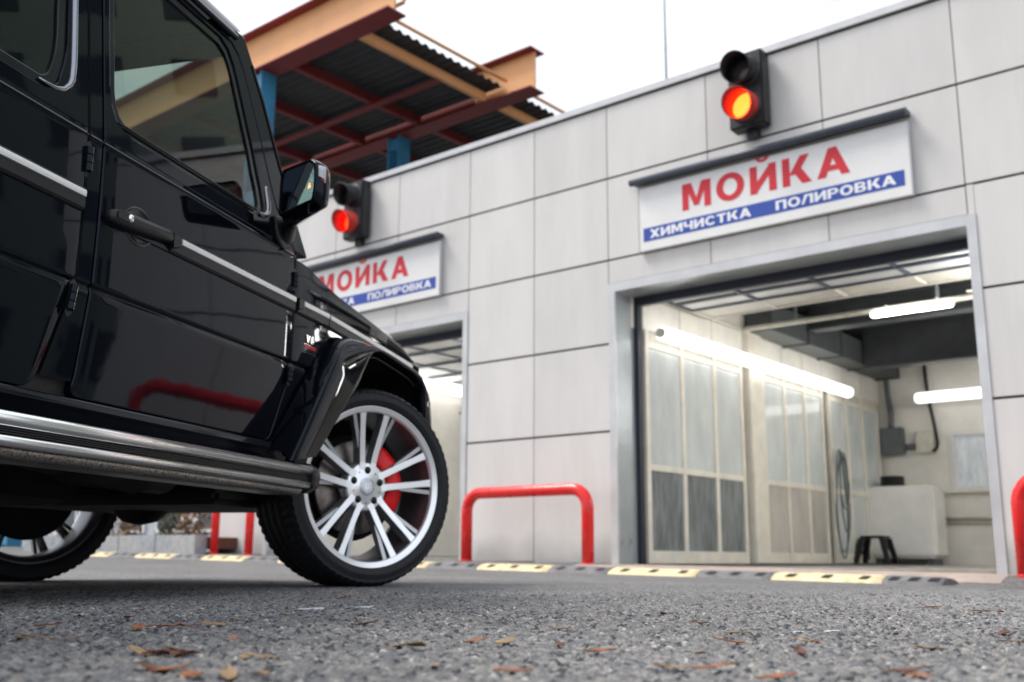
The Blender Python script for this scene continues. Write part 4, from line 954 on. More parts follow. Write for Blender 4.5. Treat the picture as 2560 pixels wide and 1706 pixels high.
for s in (1, -1):
    near = s == 1
    # ---- front door
    fd = sheet(ZL, fdoor_l, fdoor_r, s, nx=18).build('front_door', paint, CAR)
    outer = [(2.103, 1.1655), (3.142, 1.1655), (3.118, 1.19), (3.02, 1.29), (2.985, 1.36), (2.944, 1.464), (2.865, 1.65), (2.835, 1.71), (2.803, 1.752), (2.76, 1.778), (2.70, 1.786), (2.55, 1.79), (2.103, 1.79)]
    ring_plate('door_frame', outer, [poly_offset(WF, .026)], lz(0, s), lz(.03, s), paint, fd, bev=.003)
    ring_plate('window_seal', poly_offset(WF, .027), [poly_offset(WF, .0)], lz(.006, s), lz(.02, s), glossbl, fd, bev=.002)
    ring_plate('window_glass', poly_offset(WF, .004), [], lz(.013, s), lz(.0165, s), tint, fd, bev=0)
    inner_l = catmull([(2.10, 1.226), (2.6, 1.2265), (2.93, 1.227)], 5)
    mb = MB()
    mb.tube([cc(p[0], leane(p[1]) - .001, p[1], s) for p in catmull([(2.16, 1.232), (2.5, 1.231), (2.88, 1.2315)], 6)], .0035, 8); mb.build('window_trim', rubber, fd)
    mb = MB(); P_ = catmull([(2.9, 1.228), (2.935, 1.232), (2.958, 1.252), (2.962, 1.285), (2.95, 1.34)], 14)
    mb.tube([cc(p[0], leane(p[1]) + .001, p[1], s) for p in P_], [.006 + .005 * math.sin(math.pi * k / 13) for k in range(14)], 10); mb.build('corner_trim', trimdark, fd)
    moulding(2.40, 3.138, s, fd, cap0=True)
    mb = MB(False); rows_ = [[cc(x, -.0, .944, s), cc(x, -.006, .947, s), cc(x, -.006, .958, s), cc(x, 0, .96, s)] for x in (2.112, 2.2, 2.3, 2.4)]; mb.grid(rows_); mb.build('lower_ridge', paint, fd)
    # handle: recess, grip, button
    mb = MB(); mb.lathe([(0, -.0), (.03, .001), (.045, -.001), (.05, -.003), (.054, .0005)], 30, axis=1, c=(0, 0, 0))
    rc_ = MB(); vs = [cc(2.262 + v[0] * 1.25, -.0015 + (v[1] if near else v[1]), .975 + v[2], s) for v in mb.v]; rc_.add(vs, mb.f); rc_.build('handle_recess', glossbl, fd)
    hp_ = [(2.125, .965, .018), (2.15, .968, .03), (2.2, .972, .032), (2.3, .978, .028), (2.37, .984, .024), (2.392, .986, .022)]
    rows_ = []
    for (x, z, w) in hp_:
        w2 = w / 2 + .006; d = -.028 if 2.13 < x < 2.385 else -.02
        rows_.append([cc(x, -.001, z - w2, s), cc(x, d * .7, z - w2, s), cc(x, d, z - w2 + .006, s), cc(x, d - .002, z, s), cc(x, d, z + w2 - .006, s), cc(x, d * .7, z + w2, s), cc(x, -.001, z + w2, s)])
    mb = MB(); mb.grid(rows_); mb.add(rows_[0], [tuple(range(7))]); mb.add(rows_[-1], [tuple(range(7))]); hd = mb.build('door_handle', blackpl, fd, bev=0)
    mb = MB(False); mb.box(cc(2.137, -.0295, .962, s), cc(2.185, -.031, .985, s)); mb.build('grip_pocket', glossbl, fd)
    mb = MB(); mb.lathe([(0, -.004), (.008, -.0035), (.010, 0)], 18, axis=1, c=(0, 0, 0)); b2 = MB(); b2.add([cc(2.19 + v[0], -.031 + v[1], .974 + v[2] * 1.1, s) for v in mb.v], mb.f); b2.build('lock_button', chrome, fd)
    # ---- rear door
    rd = sheet(ZL, lambda z: 1.08 if z > .85 else 1.75 - (z - .85) * -.9 * 0 - (.0 if z < .5 else (z - .5) * .9), rdoor_r, s, nx=12).build('rear_door', paint, CAR)
    outer = [(1.08, 1.1655), (2.040, 1.1655), (2.040, 1.79), (1.08, 1.79)]
    ring_plate('door_frame', outer, [poly_offset(WR, .03)], lz(0, s), lz(.03, s), paint, rd, bev=.003)
    ring_plate('window_seal', poly_offset(WR, .031), [WR], lz(.006, s), lz(.02, s), glossbl, rd, bev=.002)
    ring_plate('window_glass', poly_offset(WR, .004), [], lz(.013, s), lz(.0165, s), tint2, rd, bev=0)
    mb = MB(); P_ = catmull([(1.86, 1.219), (1.925, 1.221), (1.965, 1.245), (1.982, 1.3), (1.988, 1.5), (1.99, 1.75)], 22)
    mb.tube([cc(p[0], leane(p[1]) + .001, p[1], s) for p in P_], [.003 + .0065 * min(1, k / 5) for k in range(22)], 10); mb.build('corner_trim', trimdark, rd)
    moulding(1.10, 2.034, s, rd)
    # ---- b pillar, rocker, quarter (part of the body)
    zz = [z for z in ZL if z > .52] + [1.25, 1.4, 1.55, 1.7, 1.79]
    bp_ = MB()
    def strip_(zs, xa, xb, off):
        return [[cc(xa(z) + (xb(z) - xa(z)) * k / 4, prof(z) + off, z, s) for k in range(5)] for z in zs]
    bp_.grid(strip_(zz, lambda z: rdoor_r(z) + .0085 if z < 1.165 else 2.0485, lambda z: fdoor_l(z) - .0085 if z < 1.165 else 2.0945, .0008))
    bp_.grid(strip_([.49, .5, .51, .52], lambda z: 1.93, lambda z: 2.12, .024))
    # dark gap backing
    gb = MB(); gb.grid(strip_([.48] + zz, lambda z: rdoor_r(z) - .03 if z < 1.165 else 2.02, lambda z: fdoor_l(z) + .03 if z < 1.165 else 2.12, .021))
    gb.build('door_gap', rubber, CAR); gb = MB()
    gb.grid([[cc(x, prof(z) + taper(x) + .021, z, s) for x in (3.02, 3.06, 3.1, 3.15, 3.2)] for z in ([.48] + ZL)])
    gb.build('door_gap', rubber, CAR)
    for x0_, z0_, z1_, t_ in ((2.044, 1.052, 1.118, 0), (2.026, .693, .758, .01), (3.148, 1.038, 1.092, 0), (3.138, .70, .752, .004)): hinge(x0_, z0_, z1_, s, CAR, t_)
    # rocker
    rk = [(.4915, .052), (.4915, .030), (.489, .0235), (.484, .0215), (.474, .0205), (.4715, .0185), (.469, .0185), (.4665, .021), (.455, .026), (.43, .036), (.40, .05), (.36, .075), (.34, .12)]
    bp_.grid([[cc(x, e, z, s) for x in np.linspace(1.3, 3.2, 12)] for z, e in rk])
    bp_.grid([[cc(x, prof(z), z, s) for x in np.linspace(-.95, 1.07, 8)] for z in ([.5, .8, 1.0] + [z for z in ZL if z > 1.1] + [1.4, 1.79])])
    bp_.build('body_side', paint, CAR)
    # ---- roof rail
    rr_ = MB(); rw = [(1.794, .069), (1.794, .058), (1.80, .055), (1.812, .056), (1.815, .066), (1.83, .072), (1.85, .078), (1.875, .095), (1.90, .14), (1.918, .25), (1.93, .5), (1.935, .88)]
    rr_.grid([[cc(x, e, z, s) for x in np.linspace(-.95, 2.775 + (.05 if z > 1.84 else 0), 10)] for z, e in rw]); rr_.build('roof_half', paint, CAR)
    # ---- a pillar
    inn = [(3.142, 1.168), (3.121, 1.192), (3.024, 1.292), (2.99, 1.362), (2.949, 1.466), (2.870, 1.652), (2.840, 1.713), (2.808, 1.756), (2.763, 1.782), (2.702, 1.791)]
    out_ = [(2.70, 1.843), (2.768, 1.843), (2.84, 1.849), (2.857, 1.845), (2.912, 1.762), (2.98, 1.653), (3.072, 1.468), (3.176, 1.283), (3.245, 1.168)]
    ring_plate('a_pillar', out_ + inn, [], lz(.001, s), lz(.055, s), paint, CAR, bev=.006)
    sl = MB(); sl.tube([cc(p[0] - .018, leane(p[1]) - .001, p[1], s) for p in [(3.176, 1.283), (3.072, 1.468), (2.98, 1.653), (2.912, 1.762)]], .004, 8); sl.build('pillar_seal', rubber, CAR)
    # ---- fender
    TP = [(3.1, 1.15), (3.25, 1.146), (3.33, 1.128), (3.42, 1.112), (3.52, 1.102), (3.77, 1.09), (4.03, 1.076), (4.3, 1.06), (4.45, 1.03), (4.56, .99)]
    def top(x):
        for (a, ea), (b, eb) in zip(TP, TP[1:]):
            if x <= b: return ea + (eb - ea) * max(0, (x - a) / (b - a))
        return TP[-1][1]
    def wp(x, e, z):
        if z > 1.02: z = 1.02 + (z - 1.02) * (top(x) - 1.02) / .09
        return x, e, z
    def pff(z): return prof(z) if z < 1.04 else (0 if z < 1.07 else .001 + (z - 1.07) / .04 * .004)
    def arch_r(z): return 3.30 + (z - .495) * 1.05
    def fl_(z): return fdoor_r(z) + .0095
    ff = sheet([z for z in ZL if z <= .93] + [.93], fl_, lambda z: min(3.72, arch_r(z)), s, fl=(1, 0), nx=8); 
    zt = [.93, .96, 1.0, 1.03, 1.06, 1.08, 1.095, 1.104]
    f2 = sheet(zt, fl_, lambda z: 4.56, s, fl=(1, 0), bot=False, nx=30, pf=pff, warp=wp); ff.add(f2.v, f2.f)
    base_ = 1.104
    sh = []
    for dz, de in ((0, .0045), (.004, .009), (.0065, .016), (.0075, .03), (.008, .10), (.012, .118), (.03, .124), (.04, .135), (.046, .16), (.055, .4), (.06, .88)):
        sh.append([cc(x, de + taper(x) * max(0, 1 - de), wp(x, 0, base_)[2] + dz * (1 - max(0, x - 4.3) * 1.5), s) for x in np.linspace(3.152 if dz < .03 else 3.2, 4.56, 34)])
    ff.grid(sh)
    fr_ = sheet([.55, .6, .7, .8, .9, .93], lambda z: 4.38, lambda z: 4.56, s, fl=(0, 0), bot=False, nx=4); ff.add(fr_.v, fr_.f)
    ff.grid([[cc(4.56 + .0 * k, taper(4.56) + e, z, s) for z in (.5, .7, .9, .985)] for k, e in enumerate((0, .02, .3, .88))])
    fo = ff.build('front_fender', paint, CAR)
    moulding(3.156, 3.405, s, fo, cap0=True); moulding(3.413, 4.42, s, fo)
    mb = MB(False)
    mb.add([cc(x, prof(z) + taper(x) - .0006, z, s) for z in (.80, .9, .943) for x in (3.4075, 3.4105)] , [(0, 1, 3, 2), (2, 3, 5, 4)])
    mb.add([cc(x, taper(x) - .0006 + (0.001 if z > 1.07 else 0), wp(x, 0, z)[2], s) for z in (1.006, 1.05, 1.1) for x in (3.4075, 3.4105)] , [(0, 1, 3, 2), (2, 3, 5, 4)])
    mb.build('fender_seam', rubber, fo)
    # louvre
    mb = MB(False); mb.box(cc(3.86, taper(3.95) - .004, 1.018, s), cc(4.06, taper(3.95) + .03, 1.06, s)); mb.build('side_vent', blackpl, fo)
    for k in range(4):
        mb = MB(False); mb.box(cc(3.865, taper(3.95) - .008, 1.022 + k * .0098, s), cc(4.055, taper(3.95) - .003, 1.027 + k * .0098, s)); mb.build('slat', glossbl, fo)
    # turn signal on fender top
    mb = MB(); n = 18; rows_ = []
    for i in range(7):
        a = math.pi / 2 * i / 6; rows_.append([cc(4.2 + .095 * math.cos(a) * math.cos(t), .075 + taper(4.2) + .055 * math.cos(a) * math.sin(t), 1.062 + .055 * math.sin(a), s) for t in np.linspace(0, 2 * math.pi, n + 1)])
    mb.grid(rows_); ts = mb.build('turn_signal', clearpl, fo)
    mb = MB(False); mb.box(cc(4.09, .012 + taper(4.2), 1.055, s), cc(4.31, .14 + taper(4.2), 1.068, s), bev=.004); mb.build('signal_base', blackpl, ts)
    # headlight
    mb = MB(); mb.lathe([(0, .03), (.07, .02), (.09, 0), (.1, -.01)], 26, axis=0, c=(4.565 - XR, s * -.62, .86)); mb.build('headlight', clearpl, CAR)
    # ---- flare
    Sp = [(3.072, .472), (3.17, .615), (3.272, .757), (3.36, .86), (3.45, .918), (3.56, .939), (3.75, .942), (4.05, .94), (4.25, .93), (4.38, .88), (4.44, .75), (4.47, .5)]
    Rp = [(3.03, .42), (3.155, .58), (3.278, .738), (3.355, .84), (3.43, .898), (3.54, .928), (3.75, .938), (4.05, .932), (4.24, .918), (4.34, .87), (4.385, .75), (4.42, .5)]
    Op = [(3.205, .45), (3.36, .595), (3.523, .742), (3.60, .835), (3.66, .893), (3.73, .922), (3.82, .929), (4.04, .918), (4.21, .902), (4.285, .865), (4.31, .76), (4.36, .5)]
    def flare(x0, mir, name):
        nS = 60; A_, B_, C_ = [catmull([(p[0], p[1], 0) for p in Q_], nS) for Q_ in (Sp, Rp, Op)]
        rows_ = []
        def fx(x): return x0 + (x - 3.894) * (.82 if mir else 1) * (-1 if mir else 1)
        def tt(x): return 0 if mir else taper(x) * .35
        cxn, czn = 3.9, .45
        for i in range(nS):
            a, b, c_ = A_[i], B_[i], C_[i]
            def inw(p, d):
                v = Vector((cxn - p.x, czn - p.y)).normalized(); return p.x + v.x * d, p.y + v.y * d
            m1 = a.lerp(b, .5); mid = b.lerp(c_, .25); m3 = b.lerp(c_, .6)
            tf = max(0, min(1, (b.y - .60) / .3)); er = -.080 + .022 * max(0, min(1, (b.y - .82) / .11))
            pts = [(a.x, -.001 + (.035 if a.y < .7 else .0) * max(0, (.7 - a.y) / .25), a.y), (a.x + (b.x - a.x) * .3, er * .2, a.y + (b.y - a.y) * .3), (m1.x, er * .6, m1.y), (b.x + (a.x - b.x) * .06, er * .92, b.y + (a.y - b.y) * .06), (b.x, er, b.y), (b.x + (c_.x - b.x) * .06, er - .004, b.y + (c_.y - b.y) * .05),
                   (mid.x, er * .7 - .3 * .083 - .006, mid.y), (m3.x, er * .3 - .7 * .083 - .005, m3.y), (b.x + (c_.x - b.x) * .93, -.0825, b.y + (c_.y - b.y) * .93), (c_.x, -.083, c_.y)]
            p = inw(c_, .004); pts.append((p[0], -.080, p[1])); p = inw(c_, .010); pts.append((p[0], -.066, p[1])); p = inw(c_, .013); pts.append((p[0], -.05, p[1])); p = inw(c_, .008); pts.append((p[0], -.03, p[1]))
            rows_.append([cc(fx(q[0]), q[1] + tt(q[0]), q[2], s) for q in pts])
        mb = MB(); mb.grid(rows_); o = mb.build(name, paint, CAR)
        lin = MB(); rows_ = []
        for i in range(nS):
            c_ = C_[i]; v = Vector((cxn - c_.x, czn - c_.y)).normalized()
            k = -.02
            rows_.append([cc(fx(c_.x + v.x * .005), -.03 + tt(c_.x), c_.y + v.y * .005, s), cc(fx(c_.x + v.x * k), .0, c_.y + v.y * k, s), cc(fx(c_.x + v.x * k), .45, c_.y + v.y * k, s)])
        lin.grid(rows_); lin.build('arch_liner', under, CAR)
        # glinting seam inside lip
        mb = MB(); mb.tube([cc(fx(c_.x + (cxn - c_.x) * .055), -.045 + tt(c_.x), c_.y + (czn - c_.y) * .055, s) for c_ in C_[2:46]], .0028, 6); mb.build('lip_bead', blackpl, o)
        return o
    flare(3.894, False, 'front_arch_flare'); flare(1.044, True, 'rear_arch_flare')
    # ---- running board
    rb = MB(); x0_, x1_ = .98, 3.175
    bd = [(-.02, .418), (-.058, .414), (-.066, .402), (-.068, .378), (-.06, .372), (.06, .37), (.06, .40), (-.0, .418)]
    rb.grid([[cc(x, e, z, s) for e, z in bd + bd[:1]] for x in (x0_, 2, x1_ - .002)]); R0 = rb.build('running_board', blackpl, CAR)
    mb = MB(); mb.tube([cc(x0_, -.075, .397, s), cc(x1_, -.075, .397, s)], .0175, 18); mb.build('upper_tube', steel, R0)
    mb = MB(False)
    for k in range(3): mb.box(cc(x0_, -.080, .3655 + k * .005, s), cc(x1_ - .003, -.06, .3685 + k * .005, s))
    mb.build('tread_rib', rubber, R0)
    mb = MB(); mb.tube([cc(x0_, -.076, .351, s), cc(x1_ - .01, -.076, .351, s)], .0125, 16); mb.build('lower_tube', steel, R0)
    mb = MB(); rows_ = []
    for x in np.linspace(x0_, x1_ - .035, 6): rows_.append([cc(x, -.066, .34, s), cc(x, -.071, .334, s), cc(x, -.064, .322, s), cc(x, -.05, .316, s), cc(x, .06, .318, s), cc(x, .06, .345, s)])
    mb.grid(rows_); mb.add(rows_[-1], [tuple(range(6))]); mb.build('lower_rail', dirtysteel, R0)
    cap = [(-.098, .402), (-.1, .38), (-.094, .345), (-.06, .325), (.03, .325), (.05, .41), (-.06, .425)]
    mb = MB(False); mb.prism(cap, lambda a, b: cc(x1_ - .004, a, b, s), lambda a, b: cc(x1_ + .05, a * .96, b, s)); mb.build('end_cap', blackpl, R0, bev=.008)
    for x in (1.4, 2.2, 2.9):
        mb = MB(False); mb.box(cc(x, .05, .36, s), cc(x + .05, .32, .39, s)); mb.build('bracket', under, R0)
    # ---- mirror
    inner, outer_ = (2.945, -.045), (2.815, -.235)   # (x, e)
    def mp(t, z, d):   # t 0 inner .. 1 outer ; d forward depth
        x = inner[0] + (outer_[0] - inner[0]) * t; e = inner[1] + (outer_[1] - inner[1]) * t
        nx_, ne = .19 / .23, -.13 / .23
        return cc(x + nx_ * d, e + ne * d, z, s)
    OUT = round_poly([(-.03, 1.228), (.98, 1.222), (1.03, 1.285), (1.0, 1.345), (.85, 1.368), (.05, 1.386), (-.02, 1.36)], [.05, .04, .03, .03, .03, .05, .02], 4)
    cz_ = 1.30
    rows_ = []
    for d, k, sh_ in ((-.004, .93, 0), (-.008, .96, 0), (-.008, 1.0, 0), (0, 1.035, 0), (.02, 1.04, -.02), (.04, 1.0, -.05), (.06, .9, -.1), (.075, .72, -.15), (.082, .4, -.2), (.083, .02, -.2)):
        rows_.append([mp(.5 + (p[0] - .5) * k + sh_ * .5, cz_ + (p[1] - cz_) * k - (.028 * min(1, max(0, d) / .03) * (1.15 - p[0] * .8) if p[1] < cz_ else 0) * k, d) for p in OUT]); rows_[-1].append(rows_[-1][0])
    mb = MB(); mb.grid(rows_); mo = mb.build('side_mirror', paint, CAR)
    G_ = [(.5 + (p[0] - .5) * .9, cz_ + (p[1] - cz_) * .9) for p in OUT]
    mb = MB(False); mb.prism(G_, lambda a, b: mp(a, b, -.004), lambda a, b: mp(a, b, .006)); mb.build('mirror_glass', mirrorg, mo)
    mb = MB(False); ring = [(.5 + (p[0] - .5) * .935, cz_ + (p[1] - cz_) * .935) for p in OUT]; n = len(ring)
    mb.add([mp(*p, -.0055) for p in ring] + [mp(*p, -.0055) for p in G_], [(i, (i + 1) % n, n + (i + 1) % n, n + i) for i in range(n)]); mb.build('glass_surround', rubber, mo)
    mb = MB(False); mb.prism([(.80, 1.272), (.87, 1.273), (.837, 1.290)], lambda a, b: mp(a, b, -.0048), lambda a, b: mp(a, b, -.0042)); mb.build('warning_icon', orangelit, mo)
    mb = MB(); mb.grid([[mp(1.03 - d * .4, z, d) for d in (.002, .015, .03)] for k, z in enumerate((1.285, 1.3, 1.32, 1.338))]); mb.build('indicator', clearpl, mo, solid=.004)
    mb = MB(False); mb.box(mp(1.02, 1.288, .012), mp(1.036, 1.296, .025)); mb.build('red_reflector', redem, mo)
    # arm and foot
    rows_ = []
    for t, (x, e, z, rx, rz) in enumerate([(3.075, .012, 1.205, .05, .055), (3.065, -.01, 1.213, .045, .045), (3.03, -.04, 1.228, .035, .03), (2.985, -.08, 1.243, .03, .022)]):
        rows_.append([cc(x + rx * math.cos(a), e, z + rz * math.sin(a), s) for a in np.linspace(0, 2 * math.pi, 15)])
    mb = MB(); mb.grid(rows_); mb.build('mirror_arm', blackpl, mo)
    ft = round_poly([(2.985, 1.252), (3.085, 1.262), (3.09, 1.19), (3.05, 1.135), (3.0, 1.16)], .02, 3)
    mb = MB(False); mb.prism(ft, lambda a, b: cc(a, leane(max(1.165, b)) + .002, b, s), lambda a, b: cc(a, leane(max(1.165, b)) - .016, b, s)); mb.build('mirror_foot', blackpl, mo, bev=.006)
    # ---- badge
    if near or True:
        f0 = lambda a, d, z: cc(a, prof(z) + d + .0005, z, s)
        for ch, mbb in text_mb('V8' if near else '8V', 3.246, 3.302, .862, .026, f0, .004, .12): mbb.build('badge_letter', chrome, fo)
        mb = MB(False); mb.box(cc(3.232, -.001, .822, s), cc(3.322, -.0045, .854, s)); mb.build('badge_rim', chrome, fo)
        mb = MB(False); mb.box(cc(3.235, -.005, .840, s), cc(3.319, -.0065, .852, s)); mb.build('badge_red', redem, fo)
        mb = MB(False); mb.box(cc(3.235, -.005, .824, s), cc(3.319, -.0065, .8395, s)); mb.build('badge_black', glossbl, fo)
# ---- windshield, roof header, interior
mb = MB(False); mb.add([cc(3.2, .06, 1.19), cc(3.2, .06, 1.19, -1), cc(2.84, .12, 1.80, -1), cc(2.84, .12, 1.80)], [(0, 1, 2, 3)]); mb.build('windshield', tint, CAR, solid=.005)
mb = MB(False); mb.box((2.70 - XR, -.78, 1.79), (2.86 - XR, .78, 1.835)); mb.build('windshield_header', paint, CAR)
mb = MB(False); mb.box((3.14 - XR, -.8, 1.10), (3.27 - XR, .8, 1.165)); mb.build('cowl', blackpl, CAR)
mb = MB(False); mb.box((-.9 - XR, -.74, 1.80), (2.80 - XR, .74, 1.83)); mb.build('headliner', cabin, CAR)
mb = MB(False); mb.box((2.78 - XR, -.78, .85), (3.1 - XR, .78, 1.21), bev=.03); ds = mb.build('dashboard', leather, CAR)
mb = MB(False); mb.box((2.9 - XR, .15, 1.2), (3.05 - XR, .6, 1.26), bev=.02); mb.build('instrument_hood', leather, ds)
mb = MB(); mb.tube([(2.66 - XR + .05 * math.sin(t), .38 + .18 * math.cos(t), 1.13 + .18 * math.sin(t)) for t in np.linspace(0, 2 * math.pi, 31)], .015, 8, cap=False); mb.tube([(2.66 - XR, .38, 1.13), (2.9 - XR, .38, 1.08)], .03, 8); mb.build('steering_wheel', leather, CAR)
for (x, y) in ((2.0, -.38), (2.0, .38), (1.1, -.38), (1.1, .38)):
    mb = MB(False); mb.box((x - XR - .08, y - .24, .95), (x - XR + .06, y + .24, 1.48), bev=.05); st_ = mb.build('seat_back', leather, CAR)
    mb = MB(False); mb.box((x - XR - .06, y - .13, 1.52), (x - XR + .03, y + .13, 1.70), bev=.04); mb.build('headrest', leather, st_)
    mb = MB(False); mb.box((x - XR + .0, y - .24, .82), (x - XR + .5, y + .24, .95), bev=.04); mb.build('cushion', leather, st_)
mb = MB(False); mb.box((-.9 - XR, -.82, .50), (3.2 - XR, .82, .6)); mb.box((-.94 - XR, -.85, .5), (-.9 - XR, .85, 1.85)); mb.box((3.1 - XR, -.8, .5), (3.14 - XR, .8, 1.1)); mb.build('cabin_floor', under, CAR)
for s in (1, -1):
    mb = MB(False); mb.box(cc(-.9, .05, .6, s), cc(3.12, .09, 1.16, s)); mb.build('door_card', cabin, CAR)
# ---- underbody
mb = MB(False)
mb.box((-.8 - XR, -.80, .44), (3.25 - XR, .80, .5)); mb.box((4.35 - XR, -.8, .45), (4.55 - XR, .8, .9)); mb.box((3.2 - XR, -.45, .5), (4.5 - XR, .45, 1.0))
mb.build('underbody', under, CAR)
mb = MB(False)
for y in (-.45, .45): mb.box((-.6 - XR, y - .05, .36), (4.45 - XR, y + .05, .47), bev=.01)
mb.build('chassis_rail', under, CAR)
mb = MB(False); mb.box((3.35 - XR, -.5, .300), (4.1 - XR, .5, .36), bev=.02); mb.build('skid_plate', under, CAR)
mb = MB(); mb.tube([(3.894 - XR, -.72, .39), (3.894 - XR, .72, .39)], .055, 14); mb.lathe([(0, -.13), (.08, -.12), (.13, -.06), (.14, 0), (.13, .06), (.08, .12), (0, .13)], 20, axis=1, c=(3.894 - XR, .2, .38)); mb.build('front_axle', under, CAR)
mb = MB(); mb.tube([(1.044 - XR, -.72, .39), (1.044 - XR, .72, .39)], .055, 14); mb.lathe([(0, -.13), (.1, -.1), (.15, 0), (.1, .1), (0, .13)], 20, axis=1, c=(1.044 - XR, 0, .38)); mb.build('rear_axle', under, CAR)
mb = MB(); mb.tube([(.2 - XR, -.62, .40), (2.2 - XR, -.62, .40)], .05, 12); mb.tube([(2.2 - XR, -.6, .39), (2.75 - XR, -.58, .39)], [.05, .09], 14); mb.tube([(2.5 - XR, -.55, .385), (3.0 - XR, -.5, .39)], .075, 14); mb.tube([(3.0 - XR, -.5, .39), (3.3 - XR, -.3, .44)], .03, 8); mb.build('exhaust', exhm, CAR)
mb = MB(); mb.tube([(1.1 - XR, .05, .43), (3.8 - XR, .15, .42)], .035, 10); mb.tube([(2.3 - XR, .1, .44), (3.2 - XR, .1, .46)], [.12, .17], 14); mb.build('gearbox', under, CAR)
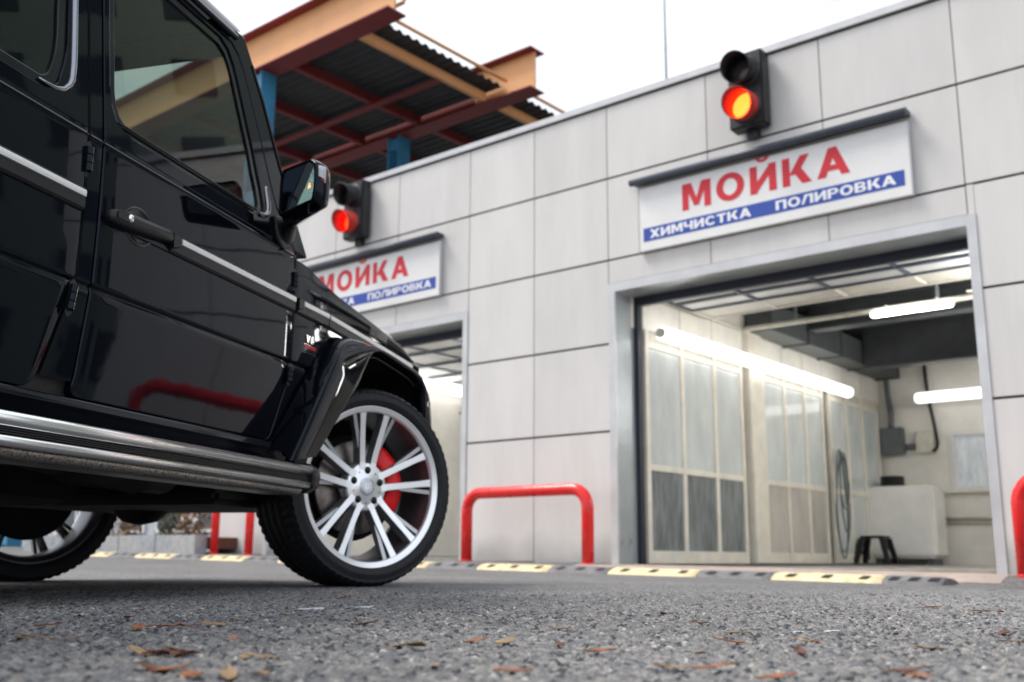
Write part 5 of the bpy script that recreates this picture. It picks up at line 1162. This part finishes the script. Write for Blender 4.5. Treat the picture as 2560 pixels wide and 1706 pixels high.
# ---- wheels
def wheel(name, x, s, steer):
    e_ = bpy.data.objects.new(name, None); COL.objects.link(e_); e_.parent = CAR; e_.empty_display_size = .05
    e_.location = (x - XR, s * -.80, .391); e_.rotation_euler = (0, 0, (0 if s == 1 else math.pi) + steer)
    R = .393
    pr = [(.311, -.112), (.318, -.130), (.322, -.137), (.330, -.1425), (.338, -.1445), (.342, -.1475), (.347, -.1475), (.351, -.146), (.362, -.1455), (.372, -.1415), (.3735, -.1435), (.378, -.1415), (.384, -.134), (.3885, -.126), (.391, -.117)]
    tr = [(R, -.108), (R, -.078), (.385, -.077), (.385, -.069), (R, -.068), (R, -.030), (.385, -.029), (.385, -.021), (R, -.02)]
    full = pr + tr; full = full + [(r, -a) for r, a in reversed(full)]
    def mod(k, j):
        jj = j if j < len(full) / 2 else len(full) - 1 - j
        if 11 <= jj <= 16 and k % 3 == 0: return -.0065
        return 0
    mb = MB(); mb.lathe(full, 210, axis=1, mod=mod); ty = mb.build('tyre', tyrem, e_, rec=True)
    # rim ring + barrel
    mb = MB(); mb.lathe([(.296, -.112), (.297, -.124), (.300, -.1275), (.309, -.130), (.316, -.1335), (.3185, -.136), (.3205, -.134), (.3195, -.126)], 96, axis=1, mi=0)
    mb.lathe([(.296, -.112), (.289, -.09), (.283, -.04), (.281, .06), (.288, .1), (.305, .12), (.3195, .13), (.3205, .1), (.30, .06), (.296, -.05), (.31, -.11), (.3195, -.126)], 96, axis=1, mi=1)
    rim = mb.build('rim', [machined, barrel], e_)
    def yf(r): return -.084 - .036 * max(0, (r - .08) / .22) ** 1.3
    for p in range(5):
        base = math.radians(90 + 72 * p - 1.5)
        for sg in (-1, 1):
            sp = MB(False); st = []
            for k in range(9):
                r = .066 + (.300 - .066) * k / 8
                lat = .0215 + (r - .066) * .165 ; hw = .0135 - .0012 * k / 8 + (.004 * max(0, (k - 6.5) / 1.5)) + (.006 if k == 0 else 0)
                st.append((r, lat * sg, hw))
            rw = []
            for r, la, hw in st:
                y = yf(r); cr_ = []
                for (dl, dy) in ((-hw - .005, .042), (-hw - .001, .006), (-hw, .0012), (-hw + .0014, 0), (hw - .0014, 0), (hw, .0012), (hw + .001, .006), (hw + .005, .042)):
                    u_, w_ = r, la + dl
                    cr_.append((u_ * math.cos(base) - w_ * math.sin(base), y + dy, u_ * math.sin(base) + w_ * math.cos(base)))
                rw.append(cr_)
            n = 8; vs = [q for r_ in rw for q in r_]
            for i in range(len(rw) - 1):
                for j in range(n - 1): sp.add([rw[i][j], rw[i][j + 1], rw[i + 1][j + 1], rw[i + 1][j]], [(0, 1, 2, 3)], 0 if j in (2, 3, 4) else 1)
            # recessed fork rib on the outside of the spoke
            for k in range(6):
                t0, t1 = k / 6, (k + 1) / 6
                def rib(t):
                    r = .150 + (.298 - .150) * t; la = (.0455 + (.102 - .0455) * t) * sg; return r, la, .0072 + .0018 * t, yf(r) + .007 - .003 * t
                q0, q1 = rib(t0), rib(t1)
                def P3(r, w_, y): return (r * math.cos(base) - w_ * math.sin(base), y, r * math.sin(base) + w_ * math.cos(base))
                a = [P3(q0[0], q0[1] - q0[2], q0[3] + .03), P3(q0[0], q0[1] - q0[2], q0[3]), P3(q0[0], q0[1] + q0[2], q0[3]), P3(q0[0], q0[1] + q0[2], q0[3] + .03)]
                b = [P3(q1[0], q1[1] - q1[2], q1[3] + .03), P3(q1[0], q1[1] - q1[2], q1[3]), P3(q1[0], q1[1] + q1[2], q1[3]), P3(q1[0], q1[1] + q1[2], q1[3] + .03)]
                for j in range(3): sp.add([a[j], a[j + 1], b[j + 1], b[j]], [(0, 1, 2, 3)], 1)
            sp.build('spoke', [machined, darkalloy], e_)
        # lug bolt
        br = .0655; c_ = (br * math.cos(base), -.0845, br * math.sin(base))
        mb = MB(); mb.lathe([(0, -.0006), (.0145, -.0006), (.0155, .002)], 18, axis=1, c=c_, mi=0); mb.lathe([(0, -.006), (.0065, -.0055), (.0075, -.0005)], 6, axis=1, c=c_, mi=1); mb.build('lug_bolt', [glossbl, blackpl], e_)
    mb = MB(); mb.lathe([(.033, -.086), (.035, -.0845), (.088, -.0835), (.094, -.081), (.098, -.07), (.10, -.04), (.07, .0)], 60, axis=1); mb.build('hub', machined, e_)
    mb = MB(); mb.lathe([(0, -.0872), (.02, -.0872), (.0335, -.0868), (.036, -.085)], 32, axis=1, mi=0); mb.lathe([(.0245, -.087), (.025, -.088), (.0265, -.088), (.027, -.0868)], 32, axis=1, mi=0)
    cpo = mb.build('centre_cap', mat('cap_silver', (.6, .63, .67), .25, metal=.7, noise=.15, nscale=60), e_)
    for ch, mbb in text_mb('B', -.011, .008, -.011, .022, lambda a, d, z: (a, -.0872 + d, z), .001):
        for v_ in [mbb]: v_.build('cap_emblem', chrome, e_)
    mb = MB()
    for k in range(5):
        a = math.radians(54 + 72 * k - 1.5); mb.lathe([(0, -.0005), (.0028, -.0005), (.003, .001)], 8, axis=1, c=(.066 * math.cos(a), -.0845, .066 * math.sin(a)))
    mb.build('pin_hole', glossbl, e_)
    mb = MB(); mb.lathe([(.085, .035), (.085, -.005), (.10, -.006), (.188, -.006), (.19, -.004), (.19, .022), (.188, .024), (.1, .024)], 60, axis=1); mb.lathe([(0, -.03), (.05, -.03), (.07, -.02), (.085, -.005)], 40, axis=1); mb.build('brake_disc', discm, e_)
    cal = MB(); rows_ = []
    for k in range(17):
        a = math.radians(-38 + 100 * k / 16); ed = math.sin(math.pi * (k + .6) / 17.2) ** .35
        rr2 = [(.118 + .012 * (1 - ed), -.012), (.118 + .012 * (1 - ed), -.05 * ed), (.13, -.062 * ed), (.165, -.066 * ed), (.19 * (.97 + .03 * ed), -.058 * ed), (.206 * (.95 + .05 * ed), -.03), (.206 * (.95 + .05 * ed), .03)]
        bulge = .004 if 4 < k < 7 or 10 < k < 13 else 0
        rows_.append([(r * math.cos(a), y - bulge, r * math.sin(a)) for r, y in rr2])
    cal.grid(rows_); cal.add(rows_[0], [tuple(range(7))]); cal.add(rows_[-1], [tuple(range(7))]); cal.build('brake_caliper', caliperm, e_)
    mb = MB(); mb.lathe([(0, .05), (.2, .045), (.215, .03)], 40, axis=1); mb.lathe([(0, .16), (.07, .16), (.09, .05)], 20, axis=1); mb.build('dust_shield', under, e_)
    return e_
st = -math.radians(32)
wheel('front_wheel', 3.894, 1, st); wheel('front_wheel', 3.894, -1, st); wheel('rear_wheel', 1.044, 1, 0); wheel('rear_wheel', 1.044, -1, 0)
